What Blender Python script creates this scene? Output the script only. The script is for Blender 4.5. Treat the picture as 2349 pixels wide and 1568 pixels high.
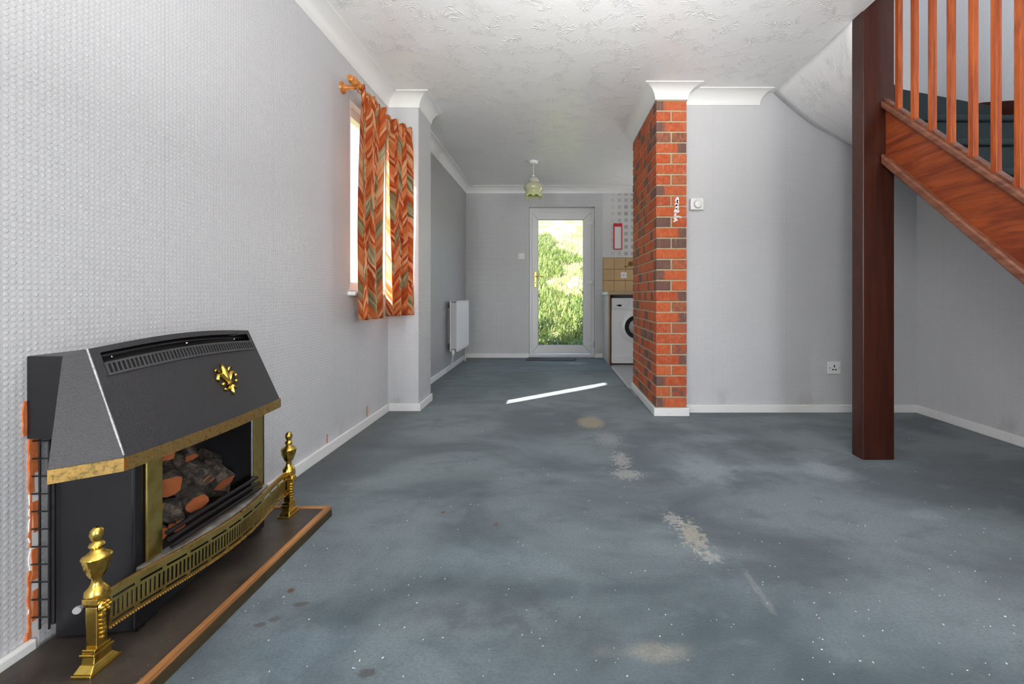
import bpy, bmesh, math, random
from mathutils import Vector, Matrix, noise

for o in list(bpy.data.objects):
    bpy.data.objects.remove(o)
scene = bpy.context.scene
COL = scene.collection
PI = math.pi

# ------------------------------------------------------------------ camera
F = 1000.0                      # focal length in pixels of the 2349 px wide frame
CX, CY = 1268.0, 676.0          # principal point
EYE = 0.855
cam = bpy.data.cameras.new('camera')
cam.sensor_fit = 'HORIZONTAL'
cam.sensor_width = 36.0
cam.lens = 36.0 * F / 2349.0
cam.shift_x = (1174.5 - CX) / 2349.0
cam.shift_y = (CY - 784.0) / 2349.0
cam.clip_start = 0.02
camo = bpy.data.objects.new('camera', cam)
camo.location = (0, 0, EYE)
camo.rotation_euler = (PI / 2, 0, 0)
COL.objects.link(camo)
scene.camera = camo

# ------------------------------------------------------------------ world, sun, added fill lights
SUN_DIR = Vector((1.0, 0.80, -1.08)).normalized()     # the way the light travels
world = bpy.data.worlds.new('world')
scene.world = world
world.use_nodes = True
wn = world.node_tree.nodes
wl = world.node_tree.links
wn.clear()
wo = wn.new('ShaderNodeOutputWorld')
wb = wn.new('ShaderNodeBackground')
sky = wn.new('ShaderNodeTexSky')
sky.sky_type = 'NISHITA'
sky.sun_disc = False
sky.sun_elevation = math.asin(-SUN_DIR.z)
sky.sun_rotation = math.atan2(-SUN_DIR.x, -SUN_DIR.y)
sky.air_density = 1.0
sky.dust_density = 2.0
wb.inputs['Strength'].default_value = 0.85
wl.new(sky.outputs[0], wb.inputs[0])
wl.new(wb.outputs[0], wo.inputs[0])

sl = bpy.data.lights.new('sun', 'SUN')
sl.energy = 23.0
sl.angle = math.radians(0.6)
sl.color = (1.0, 0.95, 0.86)
so = bpy.data.objects.new('sun', sl)
so.rotation_euler = SUN_DIR.to_track_quat('-Z', 'Y').to_euler()
so.location = (-6, -5, 7)
COL.objects.link(so)


def area(name, loc, direction, sx, sy, power, color=(1, 1, 1)):
    l = bpy.data.lights.new(name, 'AREA')
    l.shape = 'RECTANGLE'
    l.size, l.size_y = sx, sy
    l.energy = power
    l.color = color
    o = bpy.data.objects.new(name, l)
    o.location = loc
    o.rotation_euler = Vector(direction).to_track_quat('-Z', 'Y').to_euler()
    COL.objects.link(o)
    return o


# added area lights standing in for daylight from assumed, unseen openings
area('front_window_fill', (1.8, -1.86, 1.35), (-0.25, 1, 0.05), 1.5, 1.6, 52, (1.0, 0.985, 0.965))
area('front_left_fill', (-0.83, -1.86, 1.15), (0.35, 1, 0.05), 0.66, 1.9, 68, (1.0, 0.985, 0.965))  # added light; the wall behind it has no door opening
area('kitchen_fill', (1.95, 5.90, 1.55), (-0.35, -1, 0.1), 1.1, 0.9, 30, (0.97, 0.985, 1.0))  # added out of view to brighten the dining end
# unseen fill lights added to lift the ceiling: one upward, one angled forward
area('ceiling_fill', (0.30, 0.45, 1.35), (0.0, 0.0, 1), 0.6, 0.6, 38, (1.0, 0.99, 0.98))
fl_ = area('forward_fill', (0.20, -0.10, 1.15), (0.0, 1.45, 1), 0.5, 0.4, 9, (1.0, 0.99, 0.98))
fl_.data.spread = math.radians(66)
area('landing_fill', (0.45, 1.7, 3.75), (1, 0.15, -0.2), 1.2, 1.1, 44, (0.93, 0.96, 1.0))  # added light for the stairwell walls, its window only assumed

vs = scene.view_settings
scene.display_settings.display_device = 'sRGB'
vs.view_transform = 'Standard'
vs.look = 'None'
vs.gamma = 1.0
vs.exposure = 0.22
vs.use_curve_mapping = False
scene.cycles.use_denoising = True
scene.cycles.max_bounces = 8
scene.cycles.diffuse_bounces = 4
scene.cycles.caustics_reflective = False
scene.cycles.caustics_refractive = False
scene.cycles.use_adaptive_sampling = True
scene.cycles.adaptive_threshold = 0.05
scene.cycles.time_limit = 1100.0
scene.cycles.transparent_max_bounces = 12
scene.cycles.sample_clamp_indirect = 6.0

# ------------------------------------------------------------------ material helpers
class N:
    """small wrapper around one material's node tree"""
    def __init__(self, name):
        self.m = bpy.data.materials.new(name)
        self.m.use_nodes = True
        self.t = self.m.node_tree
        self.t.nodes.clear()
        self.out = self.t.nodes.new('ShaderNodeOutputMaterial')
        self.b = self.t.nodes.new('ShaderNodeBsdfPrincipled')
        self.t.links.new(self.b.outputs[0], self.out.inputs[0])

    def new(self, kind, **kw):
        n = self.t.nodes.new(kind)
        for k, v in kw.items():
            setattr(n, k, v)
        return n

    def link(self, a, b):
        self.t.links.new(a, b)

    def put(self, sock, v):
        if isinstance(v, bpy.types.NodeSocket):
            self.link(v, sock)
        elif v is not None:
            sock.default_value = v

    def math(self, op, a, b=None, c=None):
        n = self.new('ShaderNodeMath', operation=op)
        self.put(n.inputs[0], a)
        if b is not None:
            self.put(n.inputs[1], b)
        if c is not None:
            self.put(n.inputs[2], c)
        return n.outputs[0]

    def coord(self, kind='Object'):
        return self.new('ShaderNodeTexCoord').outputs[kind]

    def sep(self, v):
        n = self.new('ShaderNodeSeparateXYZ')
        self.link(v, n.inputs[0])
        return n.outputs

    def comb(self, x=0.0, y=0.0, z=0.0):
        n = self.new('ShaderNodeCombineXYZ')
        for i, v in enumerate((x, y, z)):
            self.put(n.inputs[i], v)
        return n.outputs[0]

    def mapping(self, v, scale=(1, 1, 1), loc=(0, 0, 0), rot=(0, 0, 0)):
        n = self.new('ShaderNodeMapping')
        self.link(v, n.inputs[0])
        n.inputs['Scale'].default_value = scale
        n.inputs['Location'].default_value = loc
        n.inputs['Rotation'].default_value = rot
        return n.outputs[0]

    def noise(self, v, scale=5.0, detail=3.0, rough=0.5, dist=0.0, col=False):
        n = self.new('ShaderNodeTexNoise')
        self.put(n.inputs['Vector'], v)
        n.inputs['Scale'].default_value = scale
        n.inputs['Detail'].default_value = detail
        n.inputs['Roughness'].default_value = rough
        n.inputs['Distortion'].default_value = dist
        return n.outputs['Color' if col else 'Fac']

    def mrange(self, v, a, b, c=0.0, d=1.0, smooth=True):
        n = self.new('ShaderNodeMapRange')
        n.interpolation_type = 'SMOOTHSTEP' if smooth else 'LINEAR'
        self.put(n.inputs[0], v)
        for i, x in enumerate((a, b, c, d)):
            n.inputs[i + 1].default_value = x
        return n.outputs[0]

    def ramp(self, v, stops, constant=False):
        n = self.new('ShaderNodeValToRGB')
        e = n.color_ramp.elements
        n.color_ramp.interpolation = 'CONSTANT' if constant else 'LINEAR'
        while len(e) < len(stops):
            e.new(0.5)
        for el, (p, c) in zip(e, stops):
            el.position = p
            el.color = (c[0], c[1], c[2], 1)
        self.link(v, n.inputs[0])
        return n.outputs[0]

    def mix(self, f, a, b, mode='MIX'):
        n = self.new('ShaderNodeMix', data_type='RGBA', blend_type=mode)
        self.put(n.inputs[0], f)
        for s, v in ((n.inputs[6], a), (n.inputs[7], b)):
            if isinstance(v, tuple):
                s.default_value = (v[0], v[1], v[2], 1)
            else:
                self.put(s, v)
        return n.outputs[2]

    def bump(self, h, strength=0.5, distance=0.002, normal=None):
        n = self.new('ShaderNodeBump')
        n.inputs['Strength'].default_value = strength
        n.inputs['Distance'].default_value = distance
        self.link(h, n.inputs['Height'])
        if normal is not None:
            self.link(normal, n.inputs['Normal'])
        self.link(n.outputs[0], self.b.inputs['Normal'])
        return n.outputs[0]

    def base(self, c=None, rough=None, metal=None, spec=None):
        if c is not None:
            if isinstance(c, tuple):
                self.b.inputs['Base Color'].default_value = (c[0], c[1], c[2], 1)
            else:
                self.link(c, self.b.inputs['Base Color'])
        if rough is not None:
            self.put(self.b.inputs['Roughness'], rough)
        if metal is not None:
            self.put(self.b.inputs['Metallic'], metal)
        if spec is not None:
            self.put(self.b.inputs['Specular IOR Level'], spec)
        return self


def plain(name, c, rough=0.5, metal=0.0, spec=0.5, var=0.12, scale=30.0, bump=0.0, bscale=80.0):
    n = N(name)
    co = n.coord()
    f = n.noise(co, scale, 4.0)
    col = n.mix(f, tuple(x * (1 - var) for x in c), tuple(min(1, x * (1 + var)) for x in c))
    n.base(col, rough, metal, spec)
    if bump:
        n.bump(n.noise(co, bscale, 3.0), bump, 0.002)
    return n.m


def wallpaper(name, axis, c=(0.610, 0.612, 0.632), p=0.0140, q=0.0142, seam=None, strength=0.55, gap_dark=0.12):
    """white vinyl wallpaper with a grid of raised dots; axis = the wall's run (0 for x, 1 for y)"""
    n = N(name)
    co = n.coord()
    s = n.sep(co)
    a, z = s[axis], s[2]
    dx = n.math('MULTIPLY', n.math('SUBTRACT', n.math('FRACT', n.math('DIVIDE', n.math('ADD', a, 10.0), p)), 0.5), p)
    dz = n.math('MULTIPLY', n.math('SUBTRACT', n.math('FRACT', n.math('DIVIDE', n.math('ADD', z, 10.0), q)), 0.5), q)
    r = n.math('SQRT', n.math('ADD', n.math('MULTIPLY', dx, dx), n.math('MULTIPLY', dz, dz)))
    h = n.mrange(r, 0.0032, 0.0056, 1.0, 0.0)
    big = n.noise(co, 1.3, 3.0)
    col = n.mix(big, tuple(x * 0.95 for x in c), tuple(min(1, x * 1.04) for x in c))
    col = n.mix(n.math('MULTIPLY', n.math('SUBTRACT', 1.0, h), gap_dark), col, (0.16, 0.16, 0.17))  # gaps between the raised dots mixed darker to bring out the grid
    if seam is not None:
        f = n.math('ABSOLUTE', n.math('SUBTRACT', n.math('FRACT', n.math('ADD', n.math('DIVIDE', n.math('SUBTRACT', a, seam), 0.53), 20.5)), 0.5))
        line = n.mrange(f, 0.0015, 0.0035, 0.30, 0.0)
        col = n.mix(line, col, (0.33, 0.33, 0.34))
    # grubby band just above the skirting
    dirt = n.math('MULTIPLY', n.mrange(z, 0.06, 0.22, 1.0, 0.0), n.mrange(n.noise(n.mapping(co, (1, 1, 0.5)), 9.0, 4.0), 0.52, 0.75, 0.0, 0.5))
    col = n.mix(dirt, col, (0.36, 0.34, 0.32))
    n.base(col, 0.42, 0.0, 0.5)
    n.bump(h, strength * 0.7, 0.0022)
    return n.m


M = {}
M['paper_y'] = wallpaper('dotted_wallpaper_along_y', 1, seam=1.365)
M['paper_x'] = wallpaper('dotted_wallpaper_along_x', 0, seam=1.70)
M['paper_far_y'] = wallpaper('shaded_dotted_wallpaper_along_y', 1, c=(0.43, 0.43, 0.435), strength=0.5, gap_dark=0.2)  # base darkened to put the side wall's shade into the paper
M['paper_far_x'] = wallpaper('lightened_dotted_wallpaper_along_x', 0, c=(0.84, 0.84, 0.86), strength=1.5, gap_dark=0.45)  # base lightened to brighten the dim end wall

# swirled plaster ceiling
n = N('swirled_plaster')
co = n.coord()
w1 = n.noise(co, 5.5, 1.0, 0.5, 2.2)
w2 = n.noise(n.mapping(co, loc=(3.1, 7.7, 1.2)), 16.0, 3.0, 0.6, 2.5)
ridge = n.math('ABSOLUTE', n.math('SINE', n.math('MULTIPLY', w1, 55.0)))
patch = n.mrange(n.noise(n.mapping(co, loc=(9, 2, 4)), 9.0, 3.0), 0.46, 0.62)
h = n.math('ADD', n.math('MULTIPLY', n.math('MULTIPLY', n.math('POWER', ridge, 5.0), patch), 0.5), n.math('MULTIPLY', w2, 0.22))
n.base(n.mix(n.noise(co, 1.0, 2.0), (0.80, 0.80, 0.80), (0.86, 0.86, 0.855)), 0.30, 0.0, 0.5)
n.bump(h, 0.75, 0.0055)
M['artex'] = n.m

M['white_paint'] = plain('white_gloss_paint', (0.80, 0.80, 0.79), 0.35, var=0.03, scale=8)
n = N('scuffed_white_paint')
co = n.coord()
g = n.mrange(n.noise(co, 26.0, 5.0, 0.7), 0.60, 0.75, 0.0, 0.55)
n.base(n.mix(g, (0.80, 0.80, 0.79), (0.42, 0.38, 0.33)), 0.38)
M['skirting'] = n.m
M['upvc'] = plain('white_plastic_frame', (0.76, 0.76, 0.77), 0.32, var=0.02)
M['plastic'] = plain('white_plastic', (0.80, 0.80, 0.785), 0.3, var=0.02)
M['plastic_dark'] = plain('dark_slot', (0.015, 0.015, 0.017), 0.5)
M['plastic_grey'] = plain('grey_plastic', (0.40, 0.40, 0.41), 0.4)
M['enamel'] = plain('white_enamel', (0.80, 0.80, 0.81), 0.22, var=0.015)
M['enamel_grey'] = plain('pale_grey_enamel', (0.62, 0.62, 0.64), 0.3, var=0.02)
M['black_gloss'] = plain('black_gloss', (0.010, 0.010, 0.012), 0.12, var=0.2)
M['black_satin'] = plain('black_satin_metal', (0.0075, 0.0075, 0.0095), 0.34, var=0.3, scale=12)
M['black_deep'] = plain('black_soot', (0.004, 0.004, 0.0045), 0.8)
M['grille_metal'] = plain('dull_grey_grille', (0.10, 0.10, 0.105), 0.35, 0.6, var=0.2)
M['worn_metal'] = plain('scratched_bare_metal', (0.42, 0.42, 0.45), 0.45, 0.8, var=0.7, scale=160)
M['chrome'] = plain('chrome', (0.75, 0.75, 0.77), 0.15, 1.0)
M['red'] = plain('red_plastic', (0.56, 0.015, 0.02), 0.35, var=0.08)
M['paper'] = plain('white_card', (0.78, 0.78, 0.80), 0.7, var=0.02)
M['rubber'] = plain('charcoal_rubber_mat', (0.07, 0.068, 0.062), 0.85, var=0.3, bump=0.5, bscale=300)
M['cord'] = plain('white_flex', (0.72, 0.70, 0.66), 0.5)
M['rust_pipe'] = plain('chalky_pipe_paint', (0.62, 0.58, 0.52), 0.5, var=0.2, scale=40)
M['mortar'] = plain('sand_mortar', (0.43, 0.365, 0.24), 0.95, var=0.3, scale=18, bump=0.7, bscale=160)
M['plaster_bit'] = plain('old_white_plaster', (0.82, 0.80, 0.78), 0.8, var=0.1)
M['slab'] = None

# hammered black enamel of the fire's hood
n = N('hammered_black_enamel')
co = n.coord()
hm = n.noise(co, 300.0, 2.0, 0.5, 0.6)
n.base(n.mix(hm, (0.008, 0.008, 0.010), (0.034, 0.034, 0.040)), n.mrange(hm, 0.3, 0.7, 0.32, 0.48), 0.0, 0.6)
n.bump(hm, 0.45, 0.003)
M['hammered'] = n.m

# polished and tarnished brass
n = N('polished_brass')
co = n.coord()
tn = n.noise(co, 40.0, 4.0, 0.6)
n.base(n.mix(n.mrange(tn, 0.45, 0.75), (0.72, 0.50, 0.11), (0.38, 0.24, 0.05)), n.mrange(tn, 0.3, 0.8, 0.16, 0.34), 1.0)
M['brass'] = n.m
n = N('satin_brass')
co = n.coord()
tn = n.noise(co, 30.0, 3.0, 0.5)
n.base(n.mix(n.mrange(tn, 0.4, 0.75), (0.52, 0.40, 0.13), (0.42, 0.30, 0.09)), 0.34, 1.0)
M['brass_satin'] = n.m
n = N('tarnished_brass')
co = n.coord()
tn = n.noise(co, 75.0, 5.0, 0.65)
n.base(n.mix(n.mrange(tn, 0.50, 0.72), (0.64, 0.41, 0.14), (0.36, 0.20, 0.06)), n.mrange(tn, 0.3, 0.7, 0.22, 0.5), 1.0)
M['brass_old'] = n.m

# woods
def wood(name, a, b, axis=2, rough=0.35, k=1.0):
    n = N(name)
    co = n.coord()
    sc = [14.0 * k] * 3
    sc[axis] = 1.1 * k
    v = n.mapping(co, tuple(sc))
    f = n.noise(v, 3.0, 5.0, 0.62, 1.1)
    g = n.noise(n.mapping(co, tuple(x * 5 for x in sc)), 4.0, 2.0)
    c = n.mix(n.mrange(f, 0.32, 0.68), a, b)
    c = n.mix(n.math('MULTIPLY', n.mrange(g, 0.55, 0.75), 0.35), c, tuple(x * 0.35 for x in a))
    n.base(c, rough, 0.0, 0.5)
    n.bump(g, 0.08, 0.001)
    return n.m


M['newel'] = wood('dark_stained_wood', (0.036, 0.0075, 0.0038), (0.062, 0.0135, 0.0065), 2, 0.36, 0.5)
M['baluster'] = wood('orange_stained_pine', (0.30, 0.052, 0.010), (0.52, 0.115, 0.020), 2, 0.30)
M['string'] = wood('red_brown_stained_pine', (0.16, 0.026, 0.008), (0.34, 0.070, 0.016), 1, 0.33, 0.6)
M['cap'] = wood('worn_brown_pine', (0.13, 0.042, 0.022), (0.26, 0.10, 0.055), 1, 0.4, 0.8)
M['pole'] = wood('honey_varnished_wood', (0.42, 0.14, 0.025), (0.66, 0.26, 0.06), 1, 0.22)
M['edging'] = wood('varnished_edging', (0.25, 0.105, 0.035), (0.46, 0.21, 0.075), 1, 0.38, 0.7)
M['panel_wood'] = wood('pale_beige_laminate', (0.40, 0.37, 0.32), (0.48, 0.45, 0.39), 2, 0.4, 0.6)
M['panel_edge'] = wood('brown_laminate_edge', (0.24, 0.14, 0.065), (0.33, 0.20, 0.10), 2, 0.45)
M['worktop'] = wood('mottled_tan_worktop', (0.40, 0.31, 0.20), (0.53, 0.43, 0.30), 0, 0.35, 1.3)

# kitchen floor: grey vinyl planks
n = N('grey_vinyl_planks')
co = n.coord()
sx = n.sep(co)
f = n.noise(n.mapping(co, (2.0, 22.0, 1.0)), 3.0, 5.0, 0.6)
pl = n.math('FRACT', n.math('DIVIDE', sx[1], 0.15))
ln = n.mrange(n.math('ABSOLUTE', n.math('SUBTRACT', pl, 0.5)), 0.475, 0.495)
n.base(n.mix(ln, n.mix(f, (0.24, 0.235, 0.23), (0.46, 0.455, 0.45)), (0.12, 0.12, 0.12)), 0.42)
M['vinyl'] = n.m

# worn blue-green carpet
n = N('worn_teal_carpet')
co = n.coord()
xy = n.sep(co)
big = n.noise(n.mapping(co, (1.0, 1.5, 1.0)), 1.25, 4.0, 0.55, 0.6)
mid = n.noise(n.mapping(co, (2.0, 3.2, 1.0), (4, 1, 0)), 2.6, 5.0, 0.62, 0.4)
fib = n.noise(co, 330.0, 2.0, 0.6)
tuft = n.noise(n.mapping(co, (1.0, 1.6, 1.0)), 95.0, 3.0, 0.65)
c = n.mix(n.mrange(big, 0.36, 0.62), (0.055, 0.080, 0.094), (0.152, 0.192, 0.214))
c = n.mix(n.math('MULTIPLY', n.mrange(mid, 0.50, 0.74), 0.55), c, (0.040, 0.060, 0.073))
c = n.mix(n.math('MULTIPLY', n.mrange(mid, 0.46, 0.25), 0.40), c, (0.205, 0.255, 0.285))
# greener towards the far end
c = n.mix(n.mrange(xy[1], 2.6, 4.2, 0.0, 0.55), c, n.mix(n.mrange(mid, 0.35, 0.65), (0.085, 0.150, 0.155), (0.045, 0.085, 0.090)))
wob = n.noise(co, 14.0, 4.0, 0.65)
wob2 = n.noise(co, 55.0, 4.0, 0.7)
def blob(c, x, y, rx, ry, ang, colr, amt, soft=0.5, ragged=0.55):
    vm = n.new('ShaderNodeVectorMath', operation='MULTIPLY_ADD')
    n.link(co, vm.inputs[0])
    vm.inputs[1].default_value = (1 / rx, 1 / ry, 0)
    vm.inputs[2].default_value = (-x / rx, -y / ry, 0)
    ln_ = n.new('ShaderNodeVectorMath', operation='LENGTH')
    n.link(vm.outputs[0], ln_.inputs[0])
    r = ln_.outputs['Value']
    r = n.math('MULTIPLY_ADD', wob if soft > 0.4 else wob2, ragged * 4, r)
    k0 = ragged * 2
    return n.mix(n.mrange(r, k0 + 1.0 - soft, k0 + 1.0 + soft * 0.3, amt, 0.0), c, colr)
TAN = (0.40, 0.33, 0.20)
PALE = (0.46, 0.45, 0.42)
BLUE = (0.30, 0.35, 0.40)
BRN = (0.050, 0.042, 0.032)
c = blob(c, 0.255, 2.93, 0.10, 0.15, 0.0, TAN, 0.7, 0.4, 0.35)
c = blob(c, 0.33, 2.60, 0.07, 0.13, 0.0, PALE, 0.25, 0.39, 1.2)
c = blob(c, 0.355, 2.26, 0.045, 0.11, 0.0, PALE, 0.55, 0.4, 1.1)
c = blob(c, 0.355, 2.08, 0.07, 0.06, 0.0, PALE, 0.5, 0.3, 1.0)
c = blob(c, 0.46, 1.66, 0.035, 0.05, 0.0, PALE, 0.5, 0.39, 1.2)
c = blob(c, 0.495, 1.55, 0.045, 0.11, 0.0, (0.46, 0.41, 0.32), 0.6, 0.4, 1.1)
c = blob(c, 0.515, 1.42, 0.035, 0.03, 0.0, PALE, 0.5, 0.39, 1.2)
c = blob(c, 0.595, 1.29, 0.012, 0.09, -0.2, PALE, 0.22, 0.6, 0.9)
c = blob(c, 0.745, 2.12, 0.17, 0.20, 0.0, BLUE, 0.65, 0.8, 0.3)
c = blob(c, 1.33, 2.13, 0.12, 0.14, 0.0, BLUE, 0.70, 0.7, 0.3)
c = blob(c, 1.05, 2.15, 0.25, 0.06, 0.0, BLUE, 0.35, 0.8, 0.3)
c = blob(c, 0.92, 2.60, 0.22, 0.10, 0.0, BLUE, 0.40, 0.8, 0.3)
c = blob(c, 1.45, 1.70, 0.10, 0.05, 0.0, BLUE, 0.35, 0.7, 0.3)
c = blob(c, 0.245, 1.045, 0.13, 0.030, 0.15, (0.50, 0.45, 0.36), 0.38, 0.9, 0.6)  # sunlit glare painted into the carpet as a pale patch
c = blob(c, -0.697, 1.206, 0.022, 0.012, 0.0, BRN, 0.8, 0.4, 0.5)
c = blob(c, -0.735, 1.15, 0.016, 0.012, 0.0, BRN, 0.8, 0.4, 0.5)
c = blob(c, -0.76, 1.13, 0.016, 0.010, 0.0, BRN, 0.8, 0.4, 0.5)
c = blob(c, -0.42, 0.985, 0.022, 0.014, 0.0, BRN, 0.7, 0.4, 0.5)
c = blob(c, -0.20, 1.17, 0.22, 0.07, 0.0, (0.045, 0.055, 0.060), 0.5, 1.2, 1.0)
c = blob(c, 0.02, 1.10, 0.30, 0.10, 0.0, (0.045, 0.055, 0.060), 0.4, 1.3, 0.8)
c = blob(c, 0.85, 1.45, 0.30, 0.16, 0.0, (0.045, 0.055, 0.062), 0.5, 1.3, 0.6)
c = blob(c, 1.45, 1.35, 0.30, 0.22, 0.0, (0.045, 0.055, 0.062), 0.45, 1.3, 0.6)
c = blob(c, -0.60, 1.05, 0.16, 0.10, 0.0, (0.20, 0.27, 0.32), 0.5, 1.2, 0.4)
c = blob(c, -0.25, 1.42, 0.30, 0.10, 0.0, (0.19, 0.25, 0.29), 0.5, 1.2, 0.5)
c = blob(c, 0.28, 5.45, 0.16, 0.10, 0.0, (0.34, 0.32, 0.26), 0.7, 0.4, 0.8)
c = blob(c, 0.14, 4.4, 0.26, 0.5, 0.0, (0.14, 0.21, 0.21), 0.55, 0.8, 0.3)
# rusty dirt along the left skirting
edge = n.math('MULTIPLY', n.mrange(xy[0], -1.19, -0.98, 1.0, 0.0), n.math('MULTIPLY', n.mrange(xy[1], 1.7, 2.3), n.mrange(wob, 0.46, 0.62)))
c = n.mix(n.math('MULTIPLY', edge, 0.75), c, (0.115, 0.075, 0.032))
dedge = n.math('MULTIPLY', n.mrange(xy[0], -1.2, -0.85, 0.6, 0.0), n.mrange(xy[1], 1.6, 1.75))
c = n.mix(dedge, c, (0.040, 0.048, 0.048))
c = n.mix(n.math('MULTIPLY', n.math('SUBTRACT', fib, 0.5), 1.0), c, n.mix(0.5, c, (0.02, 0.03, 0.035)))
c = n.mix(n.mrange(tuft, 0.35, 0.68, 0.0, 0.36), c, (0.040, 0.058, 0.070))
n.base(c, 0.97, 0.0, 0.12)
n.b.inputs['Sheen Weight'].default_value = 0.25
n.b.inputs['Sheen Roughness'].default_value = 0.5
hh = n.math('ADD', n.math('MULTIPLY', fib, 0.5), tuft)
n.bump(hh, 0.55, 0.006)
M['carpet'] = n.m
M['stair_carpet'] = plain('dark_teal_stair_carpet', (0.016, 0.028, 0.034), 0.95, var=0.3, scale=60, bump=0.5, bscale=240)

# bricks: orange-red with kiln-darkened ends
n = N('red_multi_brick')
oi = n.new('ShaderNodeObjectInfo').outputs['Random']
wnz = n.new('ShaderNodeTexWhiteNoise', noise_dimensions='1D')
n.link(oi, wnz.inputs['W'])
wsp = n.sep(wnz.outputs['Color'])
co = n.coord()
pc = n.comb(n.math('MULTIPLY', oi, 40.0), n.math('MULTIPLY', wsp[0], 31.0), 0.0)
vadd = n.new('ShaderNodeVectorMath', operation='ADD')
n.link(co, vadd.inputs[0]); n.link(pc, vadd.inputs[1])
pv = vadd.outputs[0]
gr = n.noise(pv, 35.0, 5.0, 0.65)
st = n.noise(n.mapping(pv, (120.0, 120.0, 12.0)), 1.0, 2.0)
c = n.ramp(wsp[0], [(0.0, (0.44, 0.075, 0.024)), (0.35, (0.52, 0.105, 0.032)), (0.6, (0.38, 0.058, 0.020)), (0.80, (0.48, 0.12, 0.045)), (0.92, (0.17, 0.075, 0.050)), (1.0, (0.12, 0.085, 0.07))])
c = n.mix(n.mrange(gr, 0.35, 0.7), c, n.mix(0.6, c, (0.60, 0.17, 0.07)))
lx = n.math('DIVIDE', n.sep(co)[0], 0.1075)
sg = n.math('SIGN', n.math('SUBTRACT', wsp[1], 0.4))
dk = n.math('ADD', n.math('MULTIPLY', lx, sg), n.math('MULTIPLY', n.math('SUBTRACT', gr, 0.5), 0.9))
dark = n.math('MULTIPLY', n.mrange(dk, 0.36, 0.56), n.mrange(wsp[2], 0.26, 0.30, 0.0, 0.85))
c = n.mix(dark, c, (0.115, 0.082, 0.074))
c = n.mix(n.mrange(st, 0.58, 0.78, 0.0, 0.38), c, (0.62, 0.42, 0.30))
n.base(c, 0.78, 0.0, 0.3)
n.bump(n.math('ADD', gr, n.math('MULTIPLY', st, 0.4)), 0.55, 0.004)
M['brick'] = n.m
M['brick_raw'] = plain('raw_orange_brick', (0.56, 0.155, 0.045), 0.9, var=0.35, scale=60, bump=0.7, bscale=120)

# kitchen wall paper with faded grey squares
n = N('square_print_paper')
co = n.coord()
s = n.sep(co)
fx = n.math('DIVIDE', n.math('SUBTRACT', s[0], 0.68), 0.0905)
fz = n.math('DIVIDE', n.math('SUBTRACT', s[2], 1.372), 0.0905)
kx, kz = n.math('FLOOR', fx), n.math('FLOOR', fz)
inx = n.math('LESS_THAN', n.math('ABSOLUTE', n.math('SUBTRACT', n.math('FRACT', fx), 0.5)), 0.27)
inz = n.math('LESS_THAN', n.math('ABSOLUTE', n.math('SUBTRACT', n.math('FRACT', fz), 0.5)), 0.27)
wnz = n.new('ShaderNodeTexWhiteNoise', noise_dimensions='2D')
n.link(n.comb(kx, kz, 0.0), wnz.inputs['Vector'])
amt = n.math('MULTIPLY', n.math('MULTIPLY', inx, inz), n.math('MULTIPLY', n.mrange(kx, 0.2, 3.0, 0.04, 0.95, False), n.math('ADD', n.math('MULTIPLY', wnz.outputs['Value'], 0.4), 0.6)))
tint = n.mix(wnz.outputs['Value'], (0.34, 0.345, 0.35), (0.36, 0.37, 0.30))
n.base(n.mix(amt, (0.66, 0.655, 0.65), tint), 0.6)
n.bump(n.noise(co, 90.0, 3.0), 0.2, 0.002)
M['squares'] = n.m

n = N('tan_glazed_tile')
oi = n.new('ShaderNodeObjectInfo').outputs['Random']
co = n.coord()
f = n.noise(co, 14.0, 4.0)
n.base(n.mix(n.math('ADD', n.math('MULTIPLY', oi, 0.4), n.math('MULTIPLY', f, 0.6)), (0.50, 0.33, 0.155), (0.60, 0.43, 0.235)), 0.22)
M['tile'] = n.m
M['grout'] = plain('brown_grout', (0.30, 0.20, 0.11), 0.9)
M['motif'] = plain('brown_glazed_print', (0.17, 0.075, 0.02), 0.3, var=0.5, scale=60)

# hearth slab
n = N('dusty_dark_hearth_stone')
co = n.coord()
f = n.noise(co, 7.0, 5.0, 0.65)
sp = n.mrange(n.noise(co, 150.0, 2.0), 0.70, 0.78)
dust = n.mrange(n.noise(n.mapping(co, loc=(5, 2, 0)), 3.0, 3.0), 0.45, 0.75)
c = n.mix(n.mrange(f, 0.3, 0.7), (0.024, 0.019, 0.016), (0.058, 0.046, 0.037))
c = n.mix(n.math('MULTIPLY', dust, 0.30), c, (0.13, 0.10, 0.075))
c = n.mix(n.math('MULTIPLY', sp, 0.55), c, (0.34, 0.32, 0.28))
n.base(c, 0.40)
n.bump(f, 0.2, 0.004)
M['slab'] = n.m
M['edging_side'] = plain('dirty_dark_edging', (0.045, 0.030, 0.010), 0.7, var=0.6, scale=25)
n = N('dusty_grey_plinth')
co = n.coord()
f = n.noise(co, 18.0, 5.0, 0.65)
n.base(n.mix(n.mrange(f, 0.35, 0.7), (0.20, 0.185, 0.165), (0.40, 0.385, 0.36)), 0.5, 0.3)
M['plinth'] = n.m

n = N('charred_ceramic_log')
co = n.coord()
f = n.noise(n.mapping(co, (40, 40, 40)), 1.0, 5.0, 0.7, 0.8)
n.base(n.mix(n.mrange(f, 0.4, 0.72), (0.022, 0.019, 0.017), (0.19, 0.155, 0.125)), 0.8)
n.bump(f, 1.0, 0.008)
M['log'] = n.m
M['ember'] = plain('orange_ceramic_ember', (0.52, 0.155, 0.050), 0.8, var=0.3, scale=40)

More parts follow.
